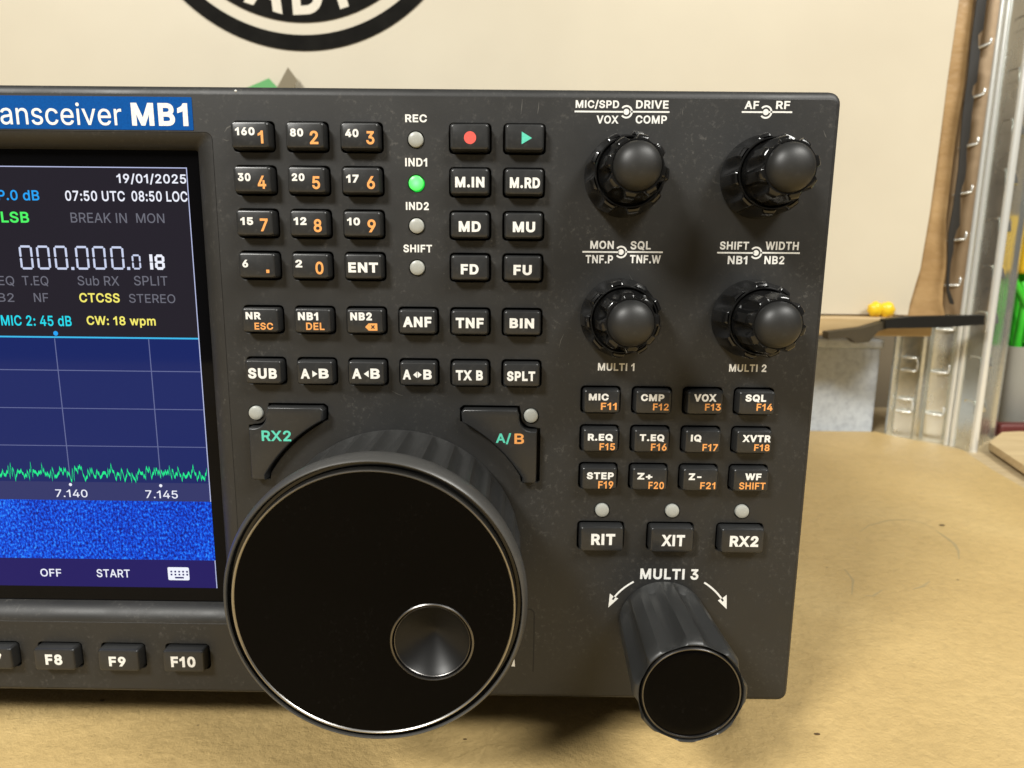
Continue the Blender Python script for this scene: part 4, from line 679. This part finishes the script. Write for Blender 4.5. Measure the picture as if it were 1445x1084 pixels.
# ---- indicator lamps
for x, z, lab in leds:
    bm = bmesh.new(); lathe(bm, x, z, [(2.6, 1.76), (-0.15, 1.76), (-0.45, 1.66), (-0.62, 1.35), (-0.72, 0.8), (-0.75, 0.3)], 40)
    o = build('indicator_lamp', bm, MT['ledon' if 'green' in lab else 'led'], radio, (x, 0, z)); o['label'] = lab

# ---- main tuning dial
bm = bmesh.new()
fluted(bm, DX, DZ, [(-0.4, 30.6, 0), (-1.2, 31.2, 0), (-2.0, 31.3, 0.3), (-4.0, 31.6, 1.5), (-22.3, 31.6, 1.5), (-23.4, 31.5, 0.8), (-24.0, 31.0, 0)], 34, 0.4, 680, 1.1, notch=0.8)
lathe(bm, DX, DZ, [(-23.8, 31.0), (-24.0, 31.9), (-24.6, 32.4), (-26.5, 32.8), (-28.6, 32.75), (-29.5, 32.45), (-30.1, 32.1), (-30.3, 31.85), (-30.2, 31.65), (-29.7, 31.55)], 160, False)
dial = build('tuning_dial', bm, [MT['rubber']], radio, (DX, -15, DZ), ang=28); dial['label'] = 'large round tuning dial with glossy black face and finger dimple'
dial.data.materials.append(MT['lip'])
for p in dial.data.polygons:
    r = math.hypot(p.center.x, p.center.z)/S
    if p.center.y/S < -9.3: p.material_index = 1
bm = bmesh.new(); lathe(bm, DX, DZ, [(-28.9, 30.45), (-30.5, 30.3), (-30.85, 30.12), (-30.9, 29.9), (-30.75, 29.72), (-30.5, 29.6)], 160, False)
build('chrome_ring', bm, MT['chrome'], dial, (DX, -30, DZ))
bm = bmesh.new(); lathe(bm, DX, DZ, [(-29.75, 31.6), (-29.0, 31.45), (-28.6, 31.2), (-28.6, 30.6), (-29.2, 30.4)], 160, False)
build('rim_groove', bm, MT['gloss'], dial, (DX, -29, DZ))
PX, PZ = -10.45, 49.05
fb = fill2d([circ(DX, DZ, 29.68, 128), circ(PX, PZ, 9.0, 64)], 0.0)
for v in fb.verts: v.co.y = -30.62
flat('dial_face', fb, MT['face'], dial, (DX, -30.6, DZ))
bm = bmesh.new(); lathe(bm, PX, PZ, [(-30.4, 9.1), (-30.8, 9.0), (-30.95, 8.8), (-30.85, 8.6), (-30.4, 8.5), (-30.1, 8.42), (-30.4, 8.3), (-30.6, 8.15), (-30.5, 8.0), (-30.2, 7.9)], 96, False)
build('dimple_ring', bm, MT['darkring'], dial, (PX, -30, PZ))
bm = bmesh.new(); lathe(bm, PX, PZ, [(-30.35, 7.95), (-30.0, 7.6), (-29.2, 6.6), (-28.2, 5.2), (-27.1, 3.4), (-26.3, 1.8), (-25.85, 0.7), (-25.75, 0.15)], 96, True)
build('finger_dimple', bm, MT['dish'], dial, (PX, -28, PZ), ang=60)

# ---- four dual knobs
def dual_knob(x, z, ph, lab):
    bm = bmesh.new()
    fluted(bm, x, z, [(-0.3, 8.9, 0), (-0.8, 9.25, 0), (-1.8, 9.3, 0.1), (-3.4, 9.25, 1.1), (-7.4, 9.0, 1.55), (-8.5, 8.8, 1.4), (-9.05, 8.45, 1.0), (-9.25, 8.0, 0.4)], 9, ph, 360, 1.1, notch=0.62)
    lathe(bm, x, z, [(-9.25, 7.75), (-9.5, 7.6), (-9.5, 7.4), (-9.2, 7.25), (-8.4, 7.15), (-8.2, 6.5)], 96, False)
    kn = build('dual_knob', bm, MT['gloss'], radio, (x, 0, z), ang=32, weld=False); kn['label'] = lab
    bm = bmesh.new()
    fluted(bm, x, z, [(-8.0, 6.95, 0), (-9.6, 6.95, 0.0), (-11.2, 6.95, 1.0), (-16.4, 6.65, 1.4), (-17.5, 6.5, 1.15), (-18.15, 6.1, 0.75), (-18.4, 5.6, 0.2), (-18.4, 5.15, 0)], 8, ph*1.7+1, 320, 1.1, notch=0.62)
    inner = build('inner_knob', bm, MT['gloss'], kn, (x, -13, z), ang=32)
    bm = bmesh.new(); lathe(bm, x, z, [(-18.0, 5.05), (-18.5, 5.03), (-19.1, 4.9), (-19.8, 4.55), (-20.5, 3.95), (-21.05, 3.15), (-21.45, 2.2), (-21.68, 1.1), (-21.73, 0.2)], 64, True)
    build('knob_cap', bm, MT['cap'], kn, (x, -19, z), ang=60)
dual_knob(31.35, 149.2, 0.3, 'black stacked knob under the MIC/SPD and DRIVE legend')
dual_knob(62.8, 149.2, 1.9, 'black stacked knob under the AF and RF legend')
dual_knob(31.35, 116.8, 2.6, 'black stacked knob above the MULTI 1 legend')
dual_knob(62.8, 116.8, 4.0, 'black stacked knob above the MULTI 2 legend')
# ---- tall knob
TX, TZ = 45.8, 37.5
bm = bmesh.new()
fluted(bm, TX, TZ, [(-0.3, 11.0, 0), (-0.8, 11.35, 0), (-1.6, 11.5, 0.5), (-3.2, 11.5, 1.6), (-26.5, 12.5, 2.0), (-28.6, 12.6, 1.75), (-29.7, 12.3, 1.0), (-30.25, 12.0, 0.6), (-30.45, 11.7, 0.3), (-30.3, 11.45, 0), (-29.5, 11.3, 0), (-29.2, 11.0, 0)], 8, 0.2, 400, 0.8, notch=0.66)
tk = build('tall_knob', bm, MT['tall'], radio, (TX, -15, TZ), ang=32); tk['label'] = 'tall fluted knob with flat black end below the MULTI 3 legend'
bm = bmesh.new(); lathe(bm, TX, TZ, [(-29.8, 11.0), (-30.35, 10.85), (-30.55, 10.7), (-30.45, 10.45), (-30.2, 10.35)], 96, False)
build('chrome_ring', bm, MT['darkring'], tk, (TX, -30, TZ))
bm = bmesh.new(); lathe(bm, TX, TZ, [(-30.15, 10.45), (-30.3, 10.25), (-30.33, 8.0), (-30.33, 1.0)], 96, True)
build('knob_face', bm, MT['face'], tk, (TX, -30, TZ), ang=60)

# ================================================================== BACKGROUND THINGS
# poster with a round printed badge
PY = 325.0
bm = bmesh.new()
edge = [(96.2, 289.5), (104, 289.9), (118, 292.3), (129, 294.4), (168, 296.4), (216, 297.9), (253, 298.2), (306, 299.6), (420, 302), (520, 303)]
fr, bk = [], []
cols = [-420, -300, -140, 0, 120, 200, 250, 275]
grid = []
for z, xr in edge:
    row = []
    for x in cols+[xr]:
        y = PY - (1.8*max(0, (x-250)/50)**2 if z < 200 else 0.8*max(0, (x-250)/50)**2)
        row.append(bm.verts.new((x, y, z)))
    grid.append(row)
for a, b in zip(grid, grid[1:]):
    for i in range(len(a)-1): bm.faces.new((a[i], a[i+1], b[i+1], b[i]))
g = bmesh.ops.solidify(bm, geom=bm.faces[:], thickness=0.4)
poster = tag(build('poster', bm, MT['paper'], None, (0, PY, 96), ang=60), 'cream paper poster with a round black badge, standing behind the radio', 'poster')
BX, BZ, BR = -140.4, 389.5, 118.3
def annulus(bm, r0, r1, y, n=120):
    vi = [[bm.verts.new((BX+r*math.cos(2*math.pi*q/n), y, BZ+r*math.sin(2*math.pi*q/n))) for r in (r0, r1)] for q in range(n)]
    for a, b in zip(vi, vi[1:]+vi[:1]): bm.faces.new((a[0], a[1], b[1], b[0]))
bm = bmesh.new(); annulus(bm, 108.4, BR, PY-0.75); poly2(bm, circ(BX, BZ, 100.4, 120), PY-0.75)
badge = flat('printed_badge', bm, MT['pblack'], poster, (BX, PY, BZ))
bm = bmesh.new()
for ch, ang_, w in (('R', -35, 20), ('A', -16.0, 27), ('D', 2.6, 21), ('I', 17.5, 6.2), ('O', 33, 22)):
    vs_, fs = glyphs(ch, 0.03); a = math.radians(ang_); h = 27.0; R0 = 95.6
    vv = []
    for u, t, q in vs_:
        lx, lz = (u-0.5)*w, -R0+t*h
        vv.append(bm.verts.new((BX+lx*math.cos(a)-lz*math.sin(a), PY-0.95-0.02*q, BZ+lx*math.sin(a)+lz*math.cos(a))))
    for f in fs: bm.faces.new([vv[i] for i in f])
flat('badge_lettering', bm, MT['pwhite'], badge, (BX, PY, BZ))
# paper corners showing above the radio
def note(name, m, pts, lab, cat, y):
    bm = bmesh.new(); loft(bm, [[(x, y, z) for x, z in pts], [(x, y+0.6, z) for x, z in pts]], True, True)
    return tag(build(name, bm, m, None, (pts[0][0], y, pts[0][1])), lab, cat)
note('sticky_note', MT['gnote'], [(-183, 244), (-163.5, 252), (-152, 240), (-163, 218), (-187, 226)], 'green paper scrap on the poster, its corner above the radio top', 'paper scrap', PY-6)
note('card_scrap', MT['bnote'], [(-161, 240), (-149.5, 258.5), (-143.5, 250.5), (-150, 236)], 'small brown card scrap whose corner shows beside the green one', 'card scrap', PY-8)
# kraft paper behind poster
bm = bmesh.new(); rows = []
ke = [(95, 319), (104, 316.5), (116, 314.8), (129, 313.8), (140, 313), (164, 311.5), (216, 311.2), (253, 311.0), (306, 310), (420, 309)]
for i, (z, xr) in enumerate(ke):
    row = []
    for j in range(11):
        x = 120 + (xr-120)*j/10
        row.append(bm.verts.new((x, PY+2.2+1.6*math.sin(z*0.11+j*0.9)*(j/10)**2, z)))
    rows.append(row)
for a, b in zip(rows, rows[1:]):
    for i in range(10): bm.faces.new((a[i], a[i+1], b[i+1], b[i]))
bmesh.ops.solidify(bm, geom=bm.faces[:], thickness=0.4)
tag(build('kraft_paper', bm, MT['kraft'], None, (200, PY+2, 95), ang=80), 'crumpled brown kraft paper between the poster edge and the steel post', 'kraft paper')
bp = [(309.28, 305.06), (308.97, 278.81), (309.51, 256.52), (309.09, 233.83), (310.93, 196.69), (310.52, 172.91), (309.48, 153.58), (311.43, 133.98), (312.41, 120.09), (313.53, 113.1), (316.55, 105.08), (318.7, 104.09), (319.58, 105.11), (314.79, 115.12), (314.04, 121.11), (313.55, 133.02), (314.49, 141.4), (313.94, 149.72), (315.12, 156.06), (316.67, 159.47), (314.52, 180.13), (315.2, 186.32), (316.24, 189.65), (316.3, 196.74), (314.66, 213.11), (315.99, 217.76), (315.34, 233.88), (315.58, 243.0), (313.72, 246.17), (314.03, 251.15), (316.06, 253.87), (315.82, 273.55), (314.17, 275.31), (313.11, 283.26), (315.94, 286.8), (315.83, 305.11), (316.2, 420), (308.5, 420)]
sb = fill2d([bp], 0.5, 0.1, 1)  # added dark strip: the shadow gap modelled as a solid
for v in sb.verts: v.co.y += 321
tag(build('gap_shade_strip', sb, MT['gapshade'], None, (312, 321, 104)), 'thin ragged black strip standing in for the shaded gap between the kraft paper and the steel post', 'strip')
# shelf board that carries poster and paper
bm = bmesh.new(); bevelbox(bm, -420, 311, 82, 300.5, 345, 95.0, 1.2)
tag(build('shelf_board', bm, MT['batten'], None, (0, 325, 82)), 'narrow brown wooden board running under the poster', 'wooden board')
# galvanised slotted post
def wall_strip(bm, prof, zl, th=1.3):
    vr = [[bm.verts.new((x, y, z)) for x, y in prof] for z in zl]
    for a, b in zip(vr, vr[1:]):
        for i in range(len(prof)-1): bm.faces.new((a[i], a[i+1], b[i+1], b[i]))
    bmesh.ops.solidify(bm, geom=bm.faces[:], thickness=th)
bm = bmesh.new(); wall_strip(bm, [(337.0, 327.5), (337.9, 324), (338.6, 316), (339.2, 312.8)], (-2.4, 100, 200, 300, 400, 520))
post = tag(build('steel_post', bm, MT['steel'], None, (338, 330, 0), ang=30), 'galvanised slotted steel shelf post standing right of the radio', 'shelf post')
fold = []
for f, d in ((0, 0), (0.04, 1.8), (0.09, 0.2), (0.13, -2.0), (0.2, -2.4), (0.44, -2.4), (0.49, 1.4), (0.54, 0.4), (0.59, 1.4), (0.64, -1.8), (0.68, -2.4), (0.94, -2.2), (1, 0)):
    fold.append((302.3+30.7*f-0.656*d, 359.7-26.7*f-0.755*d))
bm = bmesh.new(); wall_strip(bm, fold, (-2.4, 50, 96))
build('post_flange', bm, MT['steel'], post, (318, 345, 50), ang=30)
bm = bmesh.new(); wall_strip(bm, [(302.3, 359.7), (304, 357), (331, 334.5), (333, 333)], (96.2, 200, 300, 400, 520))
build('post_flange', bm, MT['brownreflect'], post, (318, 345, 300), ang=30)  # upper flange carries the reflected brown as its own colour
bm = bmesh.new(); wall_strip(bm, [(344.6, 315), (346, 317.2), (379.8, 350.0), (383, 350.5), (386.5, 353.5)], (-2.4, 100, 200, 300, 400, 520))
build('post_flange', bm, MT['steel'], post, (360, 335, 300), ang=30)
for x, y, r in ((333.9, 331.6, 1.7), (336.3, 328.8, 1.7), (341.6, 312.6, 2.6)):
    bm = bmesh.new(); loft(bm, [[(px_, py_, z) for px_, py_ in circ(x, y, r, 16)] for z in (-2.4, 520)], True, True)
    build('rolled_edge', bm, MT['bead'], post, (x, y, 0), ang=50)
def louvre(p, q, t0, t1, z, h, d):
    """pressed lip on the face p->q between fractions t0..t1, bulging outward (towards the viewer side) by d"""
    P, Q = Vector((*p, 0)), Vector((*q, 0)); dirn = (Q-P).normalized(); nrm = Vector((dirn.y, -dirn.x, 0))
    if nrm.y > 0.0 and abs(nrm.y) > abs(nrm.x): nrm = -nrm
    A, B = P.lerp(Q, t0), P.lerp(Q, t1); n_ = 8; rings = []
    for k_ in range(n_+1):
        f = k_/n_; base = A.lerp(B, f); bul = d*math.sin(math.pi*min(1, max(0, f)))**0.6
        rings.append([base+Vector((0, 0, z+h))-nrm*0.3, base+nrm*bul*0.55+Vector((0, 0, z+h*0.62)), base+nrm*bul+Vector((0, 0, z+h*0.18)), base+nrm*bul*0.95+Vector((0, 0, z)), base-nrm*0.3+Vector((0, 0, z+0.3))])
    bm = bmesh.new(); vr = [[bm.verts.new(v) for v in r] for r in rings]
    for a, b in zip(vr, vr[1:]):
        for i in range(4): bm.faces.new((a[i], b[i], b[i+1], a[i+1]))
    return build('pressed_lip', bm, MT['steel'], post, (A.x, A.y, z), ang=35)
zs = [24+32.4*i for i in range(14)]
def hook(f0, f1, z, rise, up, d0=-1.0, r=0.85, p=(302.3, 359.7), q=(333, 333)):
    """bent lip of a punched slot: runs along the flange, then turns upwards"""
    n_ = Vector((-0.656, -0.755, 0)); pts = []
    for i in range(7):
        f = f0+(f1-f0)*i/6; w = math.sin(math.pi*i/6)
        pts.append(Vector((p[0]+(q[0]-p[0])*f, p[1]+(q[1]-p[1])*f, z+rise*(i/6)**1.6))+n_*(0.4-d0*0+2.2*w))
    e = pts[-1]
    pts += [e+Vector((0.3, -0.2, up*0.35)), e+Vector((0.4, -0.3, up*0.8)), e+Vector((0.1, 0.1, up))]
    bm = bmesh.new(); tube(bm, pts, r, 8, [0.5, 0.8]+[1]*6+[0.9, 0.5])
    build('pressed_lip', bm, MT['bead'], post, tuple(pts[0]), ang=60)
for z in zs:
    k_ = max(0.0, min(1.0, (z-100)/190))
    hook(0.66, 0.93, z-4, 3.5*k_, 6.0-2.5*k_)
    if z < 90:
        hook(0.16, 0.42, z-5, 0, 8)
        hook(0.16, 0.40, z+5, 0, -3, r=0.7)
    louvre((338.8, 312.5), (338.0, 324), 0.08, 0.92, z+2, 9, 2.2)
    louvre((346, 317.2), (379.8, 350), 0.06, 0.36, z+2, 10, 2.2)
# black bar across the post
bp = [(259.7, 88.6), (297.8, 89.6), (326.6, 92.0), (326.0, 98.3), (299.8, 97.6), (277.7, 96.9), (261.5, 95.2), (259.2, 94.7)]
bm = bmesh.new(); loft(bm, [[(x, y, z) for x, z in bp] for y in (297, 304.5)], True, True)
bar = tag(build('black_bar', bm, MT['blackmetal'], None, (300, 300, 94)), 'flat black bar bolted across the steel post at shelf height', 'metal bar')
bm = bmesh.new(); loft(bm, [[(x, y, z) for x, z in [(263.4, 94.2), (245.9, 88.7), (221.7, 85.5), (222.1, 80.5), (236.8, 81.7), (242.1, 77.8), (250.4, 78.9), (256, 86.3), (264, 88.9)]] for y in (299, 308)], True, True)
build('board_shadow', bm, MT['boardshadow'], bar, (240, 303, 84))  # dark wedge added to paint the fading shadow below the shelf board
# yellow ear-plug like blobs on the board edge
bm = bmesh.new()
for x, z, r in ((262.5, 100.4, 5.4), (270.5, 100.2, 5.6)):
    bmesh.ops.create_icosphere(bm, subdivisions=3, radius=r, matrix=Matrix.Translation((x, 318, z)) @ Matrix.Diagonal((1.0, 0.85, 1.0, 1)))
for v in bm.verts:
    v.co += Vector((0.35*math.sin(v.co.z*1.7), 0, 0.4*math.sin(v.co.x*1.3)))
tag(build('yellow_clip', bm, MT['yellow'], None, (266, 318, 95), ang=80), 'small yellow double-lobed plastic clip lying on the board below the poster', 'clip')
# grey box behind the bench sheet
bm = bmesh.new(); bevelbox(bm, 150, 368, -2.4, 297, 452, 66.5, 1.2)
gb = tag(build('grey_box', bm, MT['greybox'], None, (230, 400, 0)), 'speckled light grey box behind the radio under the wooden board', 'box')
bm = bmesh.new(); bevelbox(bm, 148.5, 366.8, 66.6, 298.5, 453, 73.5, 1.2)
build('lid', bm, MT['greybox'], gb, (230, 400, 70))
# plywood off-cut at right
ol = [(352, 312), (384, 343.5), (400, 347), (700, 349), (700, -40), (268, -40), (334, 253)]
bm = bmesh.new(); loft(bm, [[(x, y, z) for x, y in ol] for z in (0.05, 5.2)], True, True)
tag(build('plywood_offcut', bm, MT['ply'], None, (450, 200, 0)), 'pale plywood off-cut lying on the bench at the foot of the steel post', 'plywood board')
# grey bin, green strands, yellow handle at the far right
bm = bmesh.new()
loft(bm, [[(x, y, z) for x, y in rrect(408-e, 378-e, 560+e, 452+e, 12, 6)] for z, e in ((-2.4, -6), (4, -3), (40, 2), (62, 5), (68, 6), (68, 3), (60, 1))], True, False)
tag(build('grey_bin', bm, MT['bin'], None, (480, 410, 0), ang=50), 'smooth grey plastic bin behind the steel post at the right edge', 'bin')
bm = bmesh.new()
for i in range(34):
    x0 = 421+random.uniform(0, 60); y0 = 424+random.uniform(-14, 18); z0 = 128+random.uniform(-14, 12)
    dx = random.uniform(6, 34); pts = []
    for q in range(9):
        t = q/8; pts.append((x0+dx*t+3*math.sin(t*5+i), y0-6*math.sin(t*3), z0-72*t**1.15+5*math.sin(t*3.1+i)))
    tube(bm, pts, random.uniform(2.2, 3.6), 7)
tag(build('green_brush', bm, MT['green'], None, (440, 420, 62), ang=70, weld=False), 'bundle of bright green plastic strands standing in the grey bin', 'brush')
bm = bmesh.new(); bevelbox(bm, 424.5, 404, 126, 500, 416, 175, 4)
tag(build('yellow_block', bm, MT['yellow'], None, (470, 432, 118)), 'yellow plastic block above the green strands at the right edge', 'block')
bm = bmesh.new(); bevelbox(bm, 392, 356, -2.4, 470, 368, 8, 2)
tag(build('red_strip', bm, MT['darkred'], None, (430, 362, 0)), 'dark red strip lying on the bench in front of the grey bin', 'plastic strip')
# crumbs
for x, y, r in ((225.2, 162.7, 0.9), (92.5, 6.1, 0.55), (-115, 16, 0.5), (-6, 2, 0.35)):
    bm = bmesh.new(); bmesh.ops.create_icosphere(bm, subdivisions=1, radius=r, matrix=Matrix.Translation((x, y, r*0.35)) @ Matrix.Diagonal((1.8, 0.8, 0.45, 1)))
    build('crumb', bm, MT['mark2'], sheet, (x, y, 0))
